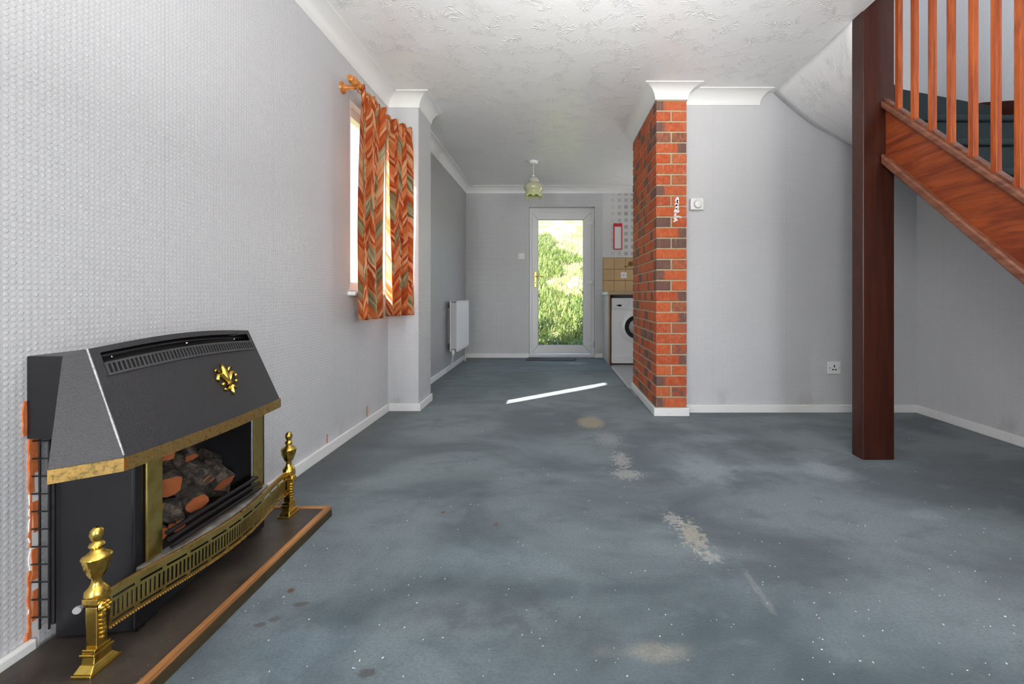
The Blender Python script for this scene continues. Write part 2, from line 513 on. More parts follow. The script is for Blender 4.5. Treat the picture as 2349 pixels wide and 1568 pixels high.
# glass: thin, clear, reflecting like a pane
def pane(name, tint=(1, 1, 1), gloss=1.0):
    n = N(name)
    n.t.nodes.remove(n.b)
    tr = n.new('ShaderNodeBsdfTransparent')
    tr.inputs[0].default_value = (*tint, 1)
    gl = n.new('ShaderNodeBsdfGlossy')
    gl.inputs['Roughness'].default_value = 0.03
    lw = n.new('ShaderNodeLayerWeight')
    f5 = n.math('MULTIPLY_ADD', n.math('POWER', lw.outputs['Facing'], 5.0), 0.90, 0.035)
    mx = n.new('ShaderNodeMixShader')
    n.link(n.math('MULTIPLY', f5, gloss), mx.inputs[0])
    n.link(tr.outputs[0], mx.inputs[1])
    n.link(gl.outputs[0], mx.inputs[2])
    n.link(mx.outputs[0], n.out.inputs[0])
    return n.m


M['glass'] = pane('clear_glass')
M['smoked'] = pane('sooty_fire_glass', (0.96, 0.94, 0.92), 0.35)
n = N('milky_green_glass')
z = n.sep(n.coord())[2]
n.base(n.ramp(n.mrange(z, 0.0, 0.23, 0.0, 1.0, False), [(0.0, (0.62, 0.68, 0.30)), (0.28, (0.56, 0.58, 0.34)), (0.55, (0.50, 0.50, 0.38)), (1.0, (0.55, 0.53, 0.45))]), 0.15)
M['shade'] = n.m

# feather-chevron curtain print on translucent cloth
n = N('rust_feather_print_cloth')
uv = n.new('ShaderNodeTexCoord').outputs['UV']
s = n.sep(uv)
wv = n.noise(n.comb(s[0], s[1], 0.0), 8.0, 2.0)
uu = n.math('ADD', s[0], n.math('MULTIPLY', n.math('SUBTRACT', wv, 0.5), 0.055))
c1 = n.math('DIVIDE', uu, 0.085)
k = n.math('FLOOR', c1)
tri = n.math('MULTIPLY', n.math('ABSOLUTE', n.math('SUBTRACT', n.math('FRACT', c1), 0.5)), 2.0)
wk1 = n.new('ShaderNodeTexWhiteNoise', noise_dimensions='1D')
n.link(k, wk1.inputs['W'])
ph = n.math('ADD', n.math('MULTIPLY_ADD', wk1.outputs['Value'], 9.0, n.math('MULTIPLY', s[1], 42.0)), n.math('MULTIPLY', tri, n.math('MULTIPLY_ADD', wv, 3.0, 1.6)))
half = n.math('FLOOR', n.math('MULTIPLY', c1, 2.0))
wnz = n.new('ShaderNodeTexWhiteNoise', noise_dimensions='2D')
n.link(n.comb(half, n.math('FLOOR', ph), 0.0), wnz.inputs['Vector'])
fine = n.noise(n.comb(n.math('MULTIPLY', s[0], 6.0), n.math('MULTIPLY', ph, 2.2), 0.0), 2.6, 3.0, 0.6)
blk = n.new('ShaderNodeTexWhiteNoise', noise_dimensions='2D')
n.link(n.comb(half, n.math('FLOOR', n.math('DIVIDE', ph, 4.0)), 0.0), blk.inputs['Vector'])
v = n.math('ADD', n.math('MULTIPLY', wnz.outputs['Value'], 0.48), n.math('MULTIPLY', fine, 0.56))
cc = n.ramp(v, [(0.12, (0.16, 0.020, 0.007)), (0.32, (0.40, 0.060, 0.014)), (0.48, (0.56, 0.12, 0.025)), (0.60, (0.68, 0.24, 0.075)), (0.74, (0.78, 0.47, 0.27)), (0.92, (0.36, 0.15, 0.05))])
ol = n.ramp(v, [(0.15, (0.11, 0.075, 0.03)), (0.5, (0.34, 0.27, 0.13)), (0.85, (0.56, 0.50, 0.34))])
cc = n.mix(n.mrange(blk.outputs['Value'], 0.79, 0.80), cc, ol)
n.base(cc, 0.75, 0.0, 0.25)
trl = n.new('ShaderNodeBsdfTranslucent')
n.link(cc, trl.inputs[0])
mx = n.new('ShaderNodeMixShader')
mx.inputs[0].default_value = 0.30
n.link(n.b.outputs[0], mx.inputs[1])
n.link(trl.outputs[0], mx.inputs[2])
n.link(mx.outputs[0], n.out.inputs[0])
M['curtain'] = n.m

# garden
n = N('dry_grassy_bank')
co = n.coord()
f = n.noise(co, 1.6, 4.0, 0.6, 0.5)
g = n.noise(co, 9.0, 4.0, 0.7)
c = n.mix(n.mrange(f, 0.40, 0.58), (0.11, 0.15, 0.03), (0.30, 0.26, 0.16))
c = n.mix(n.mrange(g, 0.40, 0.70), c, (0.10, 0.16, 0.03))
n.base(c, 0.95)
n.bump(g, 0.8, 0.05)
M['bank'] = n.m
def leafmat(name, a, b):
    n = N(name)
    co = n.coord()
    f = n.noise(co, 5.0, 3.0, 0.6)
    c = n.mix(f, a, b)
    n.base(c, 0.55, 0.0, 0.3)
    tl = n.new('ShaderNodeBsdfTranslucent')
    n.link(c, tl.inputs[0])
    mx = n.new('ShaderNodeMixShader')
    mx.inputs[0].default_value = 0.35
    n.link(n.b.outputs[0], mx.inputs[1]); n.link(tl.outputs[0], mx.inputs[2])
    n.link(mx.outputs[0], n.out.inputs[0])
    return n.m
M['blade'] = leafmat('green_grass', (0.105, 0.17, 0.035), (0.22, 0.27, 0.075))
M['straw'] = leafmat('straw_grass', (0.28, 0.24, 0.12), (0.37, 0.33, 0.20))
M['leaf'] = leafmat('green_leaf', (0.055, 0.125, 0.030), (0.15, 0.235, 0.060))

# ------------------------------------------------------------------ mesh helpers
class MB:
    def __init__(self):
        self.v, self.f, self.uv = [], [], None

    def add(self, verts, faces):
        o = len(self.v)
        self.v += [tuple(x) for x in verts]
        self.f += [tuple(i + o for i in f) for f in faces]
        return self

    def box(self, x0, x1, y0, y1, z0, z1, mtx=None):
        vs = [(x, y, z) for z in (z0, z1) for y in (y0, y1) for x in (x0, x1)]
        if mtx is not None:
            vs = [mtx @ Vector(p) for p in vs]
        return self.add(vs, [(0, 2, 3, 1), (4, 5, 7, 6), (0, 1, 5, 4), (2, 6, 7, 3), (0, 4, 6, 2), (1, 3, 7, 5)])

    def hexa(self, p):
        """p: 8 points, bottom ring 0-3 counter-clockwise seen from above, top ring 4-7"""
        return self.add(p, [(3, 2, 1, 0), (4, 5, 6, 7), (0, 1, 5, 4), (1, 2, 6, 5), (2, 3, 7, 6), (3, 0, 4, 7)])

    def prism(self, poly, fn):
        """poly: 2D points; fn(p, k) gives the 3D point of end k (0 or 1)"""
        m = len(poly)
        vs = [fn(p, 0) for p in poly] + [fn(p, 1) for p in poly]
        fs = [tuple(range(m))[::-1], tuple(range(m, 2 * m))]
        fs += [(i, (i + 1) % m, m + (i + 1) % m, m + i) for i in range(m)]
        return self.add(vs, fs)

    def lathe(self, prof, c=(0, 0, 0), n=24, axis='z', cap=True, sx=1.0, sy=1.0):
        vs, fs = [], []
        for r, h in prof:
            for i in range(n):
                a = 2 * PI * i / n
                p = (r * math.cos(a) * sx, r * math.sin(a) * sy, h)
                if axis == 'y':
                    p = (p[0], p[2], p[1])
                elif axis == 'x':
                    p = (p[2], p[0], p[1])
                vs.append((p[0] + c[0], p[1] + c[1], p[2] + c[2]))
        for j in range(len(prof) - 1):
            for i in range(n):
                fs.append((j * n + i, j * n + (i + 1) % n, (j + 1) * n + (i + 1) % n, (j + 1) * n + i))
        if cap:
            fs.append(tuple(range(n))[::-1])
            fs.append(tuple((len(prof) - 1) * n + i for i in range(n)))
        return self.add(vs, fs)

    def tube(self, pts, r, n=8, cap=True):
        pts = [Vector(p) for p in pts]
        vs, fs = [], []
        up = Vector((0.12, 0.31, 1)).normalized()
        for j, p in enumerate(pts):
            d = (pts[min(j + 1, len(pts) - 1)] - pts[max(j - 1, 0)]).normalized()
            a = d.cross(up)
            if a.length < 0.05:
                a = d.cross(Vector((1, 0, 0)))
            a.normalize()
            b = d.cross(a)
            rr = r[j] if isinstance(r, (list, tuple)) else r
            for i in range(n):
                t = 2 * PI * i / n
                vs.append(p + a * (rr * math.cos(t)) + b * (rr * math.sin(t)))
        for j in range(len(pts) - 1):
            for i in range(n):
                fs.append((j * n + i, j * n + (i + 1) % n, (j + 1) * n + (i + 1) % n, (j + 1) * n + i))
        if cap:
            fs.append(tuple(range(n))[::-1])
            fs.append(tuple((len(pts) - 1) * n + i for i in range(n)))
        return self.add(vs, fs)

    def ball(self, c, r, n=8, m=5, s=(1, 1, 1)):
        prof = [(max(1e-4, r * math.sin(PI * j / m)), -r * math.cos(PI * j / m)) for j in range(m + 1)]
        o = len(self.v)
        self.lathe(prof, (0, 0, 0), n)
        for i in range(o, len(self.v)):
            p = self.v[i]
            self.v[i] = (p[0] * s[0] + c[0], p[1] * s[1] + c[1], p[2] * s[2] + c[2])
        return self

    def grid(self, nu, nv, fn, keep=None):
        vs = [fn(i / nu, j / nv) for j in range(nv + 1) for i in range(nu + 1)]
        fs = []
        for j in range(nv):
            for i in range(nu):
                if keep is None or keep(i, j):
                    a = j * (nu + 1) + i
                    fs.append((a, a + 1, a + nu + 2, a + nu + 1))
        return self.add(vs, fs)

    def build(self, name, mat, parent=None, smooth=False, bevel=0.0, seg=2, origin=None, solid=0.0, fix=True, angle=40):
        me = bpy.data.meshes.new(name)
        vs = self.v
        if origin is not None:
            ox, oy, oz = origin
            vs = [(a - ox, b - oy, c - oz) for a, b, c in vs]
        me.from_pydata(vs, [], self.f)
        if fix:
            bm = bmesh.new()
            bm.from_mesh(me)
            bmesh.ops.recalc_face_normals(bm, faces=bm.faces)
            bm.to_mesh(me)
            bm.free()
        if smooth:
            me.polygons.foreach_set('use_smooth', [True] * len(me.polygons))
            me.set_sharp_from_angle(angle=math.radians(angle))
        me.materials.append(M[mat] if isinstance(mat, str) else mat)
        me.update()
        o = bpy.data.objects.new(name, me)
        COL.objects.link(o)
        if origin is not None:
            o.location = origin
        if solid:
            md = o.modifiers.new('solid', 'SOLIDIFY')
            md.thickness = solid
            md.offset = 0
        if bevel:
            md = o.modifiers.new('bevel', 'BEVEL')
            md.width = bevel
            md.segments = seg
            md.limit_method = 'ANGLE'
            md.angle_limit = math.radians(35)
        if parent is not None:
            adopt(o, parent)
        return o


def world_loc(o):
    p = Vector(o.location)
    if o.parent is not None:
        p = world_loc(o.parent) + p + o.matrix_parent_inverse.translation
    return p


def adopt(o, parent):
    o.parent = parent
    o.matrix_parent_inverse = Matrix.Translation(-world_loc(parent))


def B(*a):
    return MB().box(*a)


def tag(o, label=None, cat=None, group=None, kind=None):
    if label:
        o['label'] = label
    if cat:
        o['category'] = cat
    if group:
        o['group'] = group
    if kind:
        o['kind'] = kind
    return o


def thing(name, loc, label=None, cat=None, group=None, kind=None):
    o = bpy.data.objects.new(name, None)
    o.empty_display_size = 0.05
    o.location = loc
    COL.objects.link(o)
    return tag(o, label, cat, group, kind)


def struct(o, label=None, cat=None):
    return tag(o, label, cat, None, 'structure')


# ------------------------------------------------------------------ the room shell
XL = -1.215          # left wall of the sitting room
XLF = -1.18          # left wall of the dining end
XR = 2.65            # right wall
YB = -1.9            # wall behind the photographer
YF = 5.93            # far wall
YP = 3.175           # partition facing the camera
H = 2.325            # ceiling
NX, NY0, NY1 = -0.99, 3.215, 3.534      # nib on the left
PX0, PX1, PY0, PY1 = 0.7315, 0.9475, 3.086, 3.976   # brick pier
KX = 0.70            # carpet edge against the kitchen floor
SX = 1.61            # edge of the stairwell opening
UP = 4.8

fl = MB().prism([(XL - .25, YB - .2), (XR + .2, YB - .2), (XR + .2, 3.7), (KX, 3.7), (KX, YF + .05), (XL - .25, YF + .05)],
                lambda p, k: (p[0], p[1], -0.12 if k == 0 else 0.0))
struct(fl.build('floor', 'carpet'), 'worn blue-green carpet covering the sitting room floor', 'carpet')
kf = struct(B(KX, XR + .2, 3.7, YF + .05, -0.12, -0.004).build('floor_kitchen', 'vinyl'), 'grey wood-effect vinyl floor of the kitchen beyond the brick pier', 'floor')
struct(B(KX - .012, KX + .012, PY1 - 0.02, 5.33, 0.0, 0.006).build('trim_1', 'chrome', bevel=0.002), 'thin metal strip where carpet meets the kitchen floor', 'threshold')

# left wall with the window opening
WY0, WY1, WZ0, WZ1 = 2.613, 3.16, 0.876, 2.022
wb_ = MB()
wb_.box(XL - .14, XL, YB - .2, WY0, 0, H + .24)
wb_.box(XL - .14, XL, WY1, NY1, 0, H + .24)
wb_.box(XL - .14, XL, WY0, WY1, 0, WZ0)
wb_.box(XL - .14, XL, WY0, WY1, WZ1, H + .24)
struct(wb_.build('wall_left', 'paper_y'), 'long white wall in dotted raised wallpaper behind the gas fire', 'wall')
struct(B(XL - .06, NX, NY0, NY1, 0, H).build('wall_nib', 'paper_x'), 'narrow papered wall nib beside the curtains', 'wall')
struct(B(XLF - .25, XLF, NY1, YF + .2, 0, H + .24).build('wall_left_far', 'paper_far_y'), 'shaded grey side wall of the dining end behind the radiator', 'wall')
# far wall with the garden door
DX0, DX1, DZ1 = -0.322, 0.572, 2.052
w = MB()
w.box(XLF - .25, DX0, YF, YF + .2, 0, H + .24)
w.box(DX1, 0.68, YF, YF + .2, 0, H + .24)
w.box(DX0, DX1, YF, YF + .2, DZ1, H + .24)
struct(w.build('wall_far', 'paper_far_x'), 'far end wall in grey dotted paper around the garden door', 'wall')
wk = struct(B(0.68, XR + .2, YF, YF + .2, 0, H + .24).build('wall_kitchen', 'squares'), 'white kitchen wall printed with faded grey squares above the tiles', 'wall')
struct(B(PX1, XR + .2, YP, YP + .1, 0, UP).build('wall_partition', 'paper_x'), 'white dotted wall between the brick pier and the stairs', 'wall')
struct(B(XR, XR + .2, YB - .2, YF + .2, 0, UP).build('wall_right', 'paper_y'), 'white dotted wall beside the staircase', 'wall')
w = MB()
BX0, BX1, BZ0, BZ1 = 1.05, 2.55, 0.60, 2.15
w.box(XL - .25, BX0, YB - .2, YB, 0, H + .24)
w.box(BX1, XR + .2, YB - .2, YB, 0, H + .24)
w.box(BX0, BX1, YB - .2, YB, 0, BZ0)
w.box(BX0, BX1, YB - .2, YB, BZ1, H + .24)
struct(w.build('wall_back', 'paper_x'), 'wall with the front window behind the photographer', 'wall')
# ceiling with the stairwell opening
w = MB()
w.box(XL - .25, SX, YB - .2, YF + .2, H, H + .24)
w.box(SX, XR + .2, YP + .1, YF + .2, H, H + .24)
w.box(SX, XR + .2, YB - .2, 0.35, H, H + .24)
struct(w.build('ceiling', 'artex'), 'white ceiling in swirled textured plaster', 'ceiling')
# the landing above
struct(B(0.2, 0.4, 0.15, YP + .1, H + .24, UP).build('wall_landing', 'paper_y'), 'landing wall upstairs', 'wall')
struct(B(0.2, XR + .2, 0.15, 0.35, H + .24, UP).build('wall_landing_front', 'paper_x'), 'front landing wall upstairs', 'wall')
struct(B(0.2, XR + .2, 0.15, YP + .1, UP, UP + .1).build('ceiling_landing', 'artex'), 'landing ceiling above the stairwell', 'ceiling')

# ------------------------------------------------------------------ coving and skirting
CV = 0.092
PROF = [(0, 0), (0, -CV), (0.007, -CV)]
for i in range(1, 9):
    a = PI / 2 * i / 9
    PROF.append((CV - (CV - 0.007) * math.cos(a), -CV + (CV - 0.007) * math.sin(a)))
PROF += [(CV, -0.007), (CV, 0)]


def cove(mb, a, b, nrm, ma, mb_):
    a, b, nrm = Vector(a), Vector(b), Vector(nrm)
    d = (b - a).normalized()

    def fn(p, k):
        o, h = p
        q = (a + nrm * o - d * (ma * o)) if k == 0 else (b + nrm * o + d * (mb_ * o))
        return (q.x, q.y, H + h)
    return mb.prism(PROF, fn)


def trim(i, runs, label):
    m = MB()
    for r in runs:
        cove(m, *r)
    struct(m.build('trim_%d' % i, 'white_paint', smooth=True, angle=30), label, 'coving')


trim(2, [((XL, YB), (XL, NY0), (1, 0), 0, -1)], 'white coving along the top of the long wall above the fire')
trim(3, [((XL, NY0), (NX, NY0), (0, -1), -1, 1), ((NX, NY0), (NX, NY1), (1, 0), 1, 0)], 'white coving wrapping the wall nib by the curtains')
trim(4, [((XLF, NY1), (XLF, YF), (1, 0), 0, -1)], 'white coving above the shaded dining side wall')
trim(5, [((XLF, YF), (XR, YF), (0, -1), -1, 0)], 'white coving above the garden door')
trim(6, [((PX0, PY1), (PX0, PY0), (-1, 0), 0, 1), ((PX0, PY0), (PX1, PY0), (0, -1), 1, 1), ((PX1, PY0), (PX1, YP), (1, 0), 1, -1)],
     'white coving flaring out around the top of the brick pier')
trim(7, [((PX1, YP), (1.50, YP), (0, -1), -1, 0.75)], 'short white coving on the partition, cut off at the stair soffit')

BH, BT = 0.058, 0.017


def skirt(name, runs, label):
    m = MB()
    for r in runs:
        m.box(*r, 0, BH)
    struct(m.build(name, 'skirting', bevel=0.005), label, 'skirting board')


skirt('baseboard_left', [(XL, XL + BT, YB, 1.015), (XL, XL + BT, 1.70, NY0)], 'white skirting along the long wall either side of the hearth')
skirt('baseboard_nib', [(XL, NX, NY0 - BT, NY0), (NX, NX + BT, NY0 - BT, NY1)], 'white skirting around the foot of the wall nib')
skirt('baseboard_left_far', [(XLF, XLF + BT, NY1, YF)], 'shaded skirting under the radiator wall')
skirt('baseboard_far', [(XLF, DX0, YF - BT, YF), (DX1, 0.68, YF - BT, YF)], 'white skirting either side of the garden door')
skirt('baseboard_pier', [(PX0 - BT, PX1 + BT, PY0 - BT, PY0), (PX0 - BT, PX0, PY0, PY1), (PX1, PX1 + BT, PY0, YP - BT)], 'white skirting wrapped around the brick pier')
skirt('baseboard_partition', [(PX1, XR, YP - BT, YP)], 'white skirting along the partition behind the newel post')
skirt('baseboard_right', [(XR - BT, XR, 2.0, YP)], 'scuffed white skirting along the wall under the stairs')
skirt('baseboard_back', [(XL, XR, YB, YB + BT)], 'white skirting under the front window')

# ------------------------------------------------------------------ windows
win = struct(thing('window_1', (XL - .07, (WY0 + WY1) / 2, WZ0)), 'white framed window half hidden by the orange curtains', 'window')
wx0, wx1 = XL - .095, XL - .040
fm = MB()
fm.box(wx0, wx1, WY0, WY1, WZ0, WZ0 + .06).box(wx0, wx1, WY0, WY1, WZ1 - .06, WZ1)
fm.box(wx0, wx1, WY0, WY0 + .055, WZ0 + .06, WZ1 - .06).box(wx0, wx1, WY1 - .055, WY1, WZ0 + .06, WZ1 - .06)
fm.build('window_frame', 'upvc', win, bevel=0.006)
B(wx0 + .025, wx0 + .031, WY0 + .055, WY1 - .055, WZ0 + .06, WZ1 - .06).build('pane', 'glass', win)
rv = MB()
rv.box(wx1, XL + .001, WY0 - .002, WY0 + .004, WZ0, WZ1).box(wx1, XL + .001, WY1 - .004, WY1 + .002, WZ0, WZ1).box(wx1, XL + .001, WY0, WY1, WZ1 - .004, WZ1 + .002)
rv.build('reveal', 'white_paint', win)
B(wx1, XL + .045, WY0 - .03, WY1 + .03, WZ0 - .026, WZ0).build('window_sill', 'white_paint', win, bevel=0.011, seg=4)

wbk = struct(thing('window_2', ((BX0 + BX1) / 2, YB - .12, BZ0)), 'large front window behind the photographer', 'window')
fm = MB()
fm.box(BX0, BX1, YB - .17, YB - .11, BZ0, BZ0 + .06).box(BX0, BX1, YB - .17, YB - .11, BZ1 - .06, BZ1)
for x in (BX0, (BX0 + BX1) / 2 - .03, BX1 - .06):
    fm.box(x, x + .06, YB - .17, YB - .11, BZ0 + .06, BZ1 - .06)
fm.build('window_frame', 'upvc', wbk, bevel=0.006)
B(BX0 + .06, (BX0 + BX1) / 2 - .03, YB - .145, YB - .139, BZ0 + .06, BZ1 - .06).build('pane', 'glass', wbk)
B((BX0 + BX1) / 2 + .03, BX1 - .06, YB - .145, YB - .139, BZ0 + .06, BZ1 - .06).build('pane', 'glass', wbk)

wkn = struct(thing('window_3', (1.95, YF - .02, 1.1)), 'added window frame around the kitchen fill light, hidden behind the pier', 'window')  # added frame only, no opening cut in the wall
fm = MB()
fm.box(1.36, 2.54, YF - .03, YF - .001, 1.06, 1.10).box(1.36, 2.54, YF - .03, YF - .001, 2.0, 2.04)
fm.box(1.36, 1.40, YF - .03, YF - .001, 1.10, 2.0).box(2.50, 2.54, YF - .03, YF - .001, 1.10, 2.0)
fm.build('window_frame', 'upvc', wkn, bevel=0.004)
# ------------------------------------------------------------------ garden door
door = struct(thing('door_1', (0.125, 6.02, 0)), 'white framed glazed garden door with a brass lever handle', 'door')
FX0, FX1, FZ1 = -0.322, 0.572, 2.052
fy0, fy1 = 6.0, 6.07
fr = MB()
fr.box(FX0, FX0 + .062, fy0, fy1, 0.0, FZ1).box(FX1 - .055, FX1, fy0, fy1, 0.0, FZ1)
fr.box(FX0 + .062, FX1 - .055, fy0, fy1, FZ1 - .078, FZ1).box(FX0 + .062, FX1 - .055, fy0, fy1, 0.0, 0.04)
fr.build('door_frame', 'upvc', door, bevel=0.004)
gx0, gx1, gz0, gz1 = -0.204, 0.420, 0.1615, 1.887
lx0, lx1, lz0, lz1 = -0.286, 0.530, 0.052, 1.990
def leafbar(nm, poly):
    MB().prism(poly, lambda p, k: (p[0], 5.985 if k == 0 else 6.04, p[1])).build(nm, 'upvc', door, bevel=0.006)
g = 0.0012
leafbar('stile', [(lx0, lz0), (gx0, gz0 + g), (gx0, gz1 - g), (lx0, lz1)])
leafbar('stile', [(lx1, lz0), (lx1, lz1), (gx1, gz1 - g), (gx1, gz0 + g)])
leafbar('top_rail', [(lx0 + g, lz1), (gx0 + g, gz1), (gx1 - g, gz1), (lx1 - g, lz1)])
leafbar('bottom_rail', [(lx0 + g, lz0), (lx1 - g, lz0), (gx1 - g, gz0), (gx0 + g, gz0)])
B(gx0 - .01, gx1 + .01, 6.008, 6.014, gz0 - .01, gz1 + .01).build('pane', 'glass', door)
gs = MB()
for (a, b, c, d) in ((gx0, gx0 + .006, gz0, gz1), (gx1 - .006, gx1, gz0, gz1), (gx0, gx1, gz0, gz0 + .006), (gx0, gx1, gz1 - .006, gz1)):
    gs.box(a, b, 5.995, 6.007, c, d)
gs.build('gasket', 'plastic_grey', door)
hp = B(-0.252, -0.222, 5.974, 5.985, 0.96, 1.175).build('handle_plate', 'brass', door, bevel=0.004)
hl = MB().tube([(-0.237, 5.985, 1.108), (-0.237, 5.94, 1.108)], 0.009, 10)
hl.tube([(-0.239, 5.94, 1.108), (-0.19, 5.936, 1.110), (-0.12, 5.940, 1.104)], [0.010, 0.009, 0.007], 10)
hl.build('lever', 'brass', hp, smooth=True)
MB().lathe([(0.008, 5.970), (0.008, 5.976)], (-0.237, 0, 1.02), 12, 'y').build('keyhole', 'plastic_dark', hp)
for z in (1.84, 1.03, 0.19):
    hb = B(0.455, 0.548, 5.972, 5.986, z - .022, z + .022).build('hinge', 'plastic', door, bevel=0.003)
    MB().lathe([(0.009, z - .05), (0.009, z + .022)], (0.552, 5.975, 0), 10).build('hinge_barrel', 'plastic', hb)
MB().box(FX0 - .01, FX1 + .01, 5.95, 6.0, 0.0, 0.022).build('threshold', 'enamel_grey', door, bevel=0.004)

mt = MB().prism([(-0.345, 5.66), (0.255, 5.645), (0.31, 5.70), (0.315, 5.86), (-0.335, 5.90)], lambda p, k: (p[0], p[1], 0.001 if k == 0 else 0.012))
tag(mt.build('doormat', 'rubber', bevel=0.003), 'thin charcoal rubber mat on the carpet at the garden door', 'doormat')

# ------------------------------------------------------------------ brick pier
pier = struct(MB().box(PX0 + .0045, PX1 - .003, PY0 + .0045, PY1 - .003, 0, H - .002).build('wall_pier', 'mortar'), 'bare red brick pier standing out from the partition', 'brick pier')
BL, BW, BHT = 0.215, 0.1025, 0.065


def brick_mesh(name, L):
    m = MB().box(-L / 2, L / 2, -BW / 2, BW / 2, -BHT / 2, BHT / 2)
    me = bpy.data.meshes.new(name)
    bm = bmesh.new()
    vv = [bm.verts.new(p) for p in m.v]
    for f in m.f:
        bm.faces.new([vv[i] for i in f])
    bmesh.ops.bevel(bm, geom=list(bm.edges), offset=0.0035, segments=1, affect='EDGES')
    bmesh.ops.recalc_face_normals(bm, faces=bm.faces)
    bm.to_mesh(me)
    bm.free()
    me.materials.append(M['brick'])
    return me


stretcher = brick_mesh('stretcher', BL)
halfbat = brick_mesh('half_brick', BW)
rnd = random.Random(4)


def brick(me, x, y, z, rot):
    o = bpy.data.objects.new('brick', me)
    COL.objects.link(o)
    o.location = (x + rnd.uniform(-.0012, .0012), y + rnd.uniform(-.0012, .0012), z)
    o.rotation_euler = (0, rnd.uniform(-.004, .004), rot + rnd.uniform(-.006, .006))
    o.parent = pier
    return o


for k in range(29):
    z = BH + 0.004 + 0.075 * k + BHT / 2
    if k % 2 == 0:
        brick(stretcher, PX0 + BL / 2, PY0 + BW / 2, z, 0 if rnd.random() < .75 else PI)
        y = PY0 + BW + .01
        for j in range(3):
            brick(stretcher, PX0 + BW / 2, y + BL / 2, z, PI / 2 if rnd.random() < .5 else -PI / 2)
            y += BL + .01
        brick(halfbat, PX0 + BW / 2, y + BW / 2, z, PI / 2)
    else:
        y = PY0
        for j in range(4):
            brick(stretcher, PX0 + BW / 2, y + BL / 2, z, PI / 2 if rnd.random() < .5 else -PI / 2)
            y += BL + .01
        brick(halfbat, PX1 - BW / 2, PY0 + BW / 2, z, PI / 2)
# smear of old plaster left on the bricks
pm = MB()
def px(u, v, y):
    return Vector(((u - CX) / F * y, y, EYE - (v - CY) / F * y))
for (u, v, w_, h_, r_) in ((1553, 458, 3, 5, .3), (1555, 463, 2, 4, -.4), (1552, 468, 3, 4, .5), (1553, 475, 3.5, 5, -.2), (1550, 483, 2.5, 5, .4), (1555, 485, 2, 3, .9),
                           (1549, 492, 1.8, 4, .2), (1553, 497, 6, 1.6, -.15), (1560, 498, 3, 1.2, .3), (1550, 503, 4, 2, .7), (1547, 507, 2, 1.5, -.6)):
    c_ = px(u, v, PY0 - .002)
    k_ = PY0 / F * 1.45
    mt_ = Matrix.Translation(c_) @ Matrix.Rotation(r_, 4, 'Y')
    pm.prism([(-w_ * k_, -.4 * h_ * k_), (.3 * w_ * k_, -h_ * k_), (w_ * k_, .2 * h_ * k_), (.1 * w_ * k_, h_ * k_), (-.6 * w_ * k_, .7 * h_ * k_)], lambda p, k: mt_ @ Vector((p[0], -.002 if k == 0 else .005, p[1])))
tag(pm.build('plaster_smear', 'plaster_bit', pier), kind='stuff')

# ------------------------------------------------------------------ kitchen corner
grout = B(0.68, 1.45, YF - .004, YF, 0.89, 1.362).build('grout', 'grout', wk)
tile_me = None
for r in range(3):
    for cidx in range(5):
        x0, z0 = 0.682 + 0.152 * cidx, 0.8945 + 0.155 * r
        if tile_me is None:
            t = B(-.074, .074, -.005, .005, -.0745, .0745).build('tile', 'tile', bevel=0.003)
            tile_me = t.data
        else:
            t = bpy.data.objects.new('tile', tile_me)
            COL.objects.link(t)
            md = t.modifiers.new('bevel', 'BEVEL'); md.width = 0.003; md.segments = 2
        t.location = (x0 + .076, YF - .008, z0 + .0765)
        t.parent = wk
mo = MB()
cxm, czm = 1.055, 1.275
mo.lathe([(0.034, YF - .0152), (0.030, YF - .0137), (0.001, YF - .0135)], (cxm, 0, czm), 16, 'y')
mo.tube([(cxm - .03, YF - .014, czm - .03), (cxm - .06, YF - .014, czm - .04), (cxm - .085, YF - .014, czm - .03)], 0.006, 6)
mo.tube([(cxm + .03, YF - .014, czm + .02), (cxm + .05, YF - .014, czm + .05), (cxm + .03, YF - .014, czm + .055)], 0.006, 6)
mo.build('tile_print', 'motif', wk)

sp_ = thing('switch_plate', (0.962, YF - .013, 1.12), 'small white switched outlet plate on the tan kitchen tiles', 'switch')
B(0.921, 1.004, YF - .022, YF - .013, 1.08, 1.163).build('plate', 'plastic', sp_, bevel=0.003)
B(0.955, 0.969, YF - .026, YF - .021, 1.108, 1.135).build('rocker', 'plastic_grey', sp_, bevel=0.002)
for x in (0.93, 0.995):
    MB().lathe([(0.004, YF - .0235), (0.004, YF - .0215)], (x, 0, 1.122), 8, 'y').build('screw', 'plastic_dark', sp_)

wt = thing('worktop', (1.2, 5.63, 0.855), 'mottled tan worktop running over the washing machine', 'worktop')
B(0.672, 2.2, 5.325, YF - .004, 0.856, 0.892).build('slab', 'worktop', wt, bevel=0.004)
B(0.668, 0.676, 5.33, 5.92, 0.854, 0.893).build('end_strip', 'plastic', wt, bevel=0.002)
ep = thing('end_panel', (0.694, 5.63, 0), 'beige laminate panel closing the worktop beside the washing machine', 'panel')
B(0.685, 0.703, 5.337, YF - .004, 0.0, 0.8555).build('board', 'panel_wood', ep)
B(0.684, 0.704, 5.331, 5.338, 0.0, 0.8555).build('edge_band', 'panel_edge', ep)

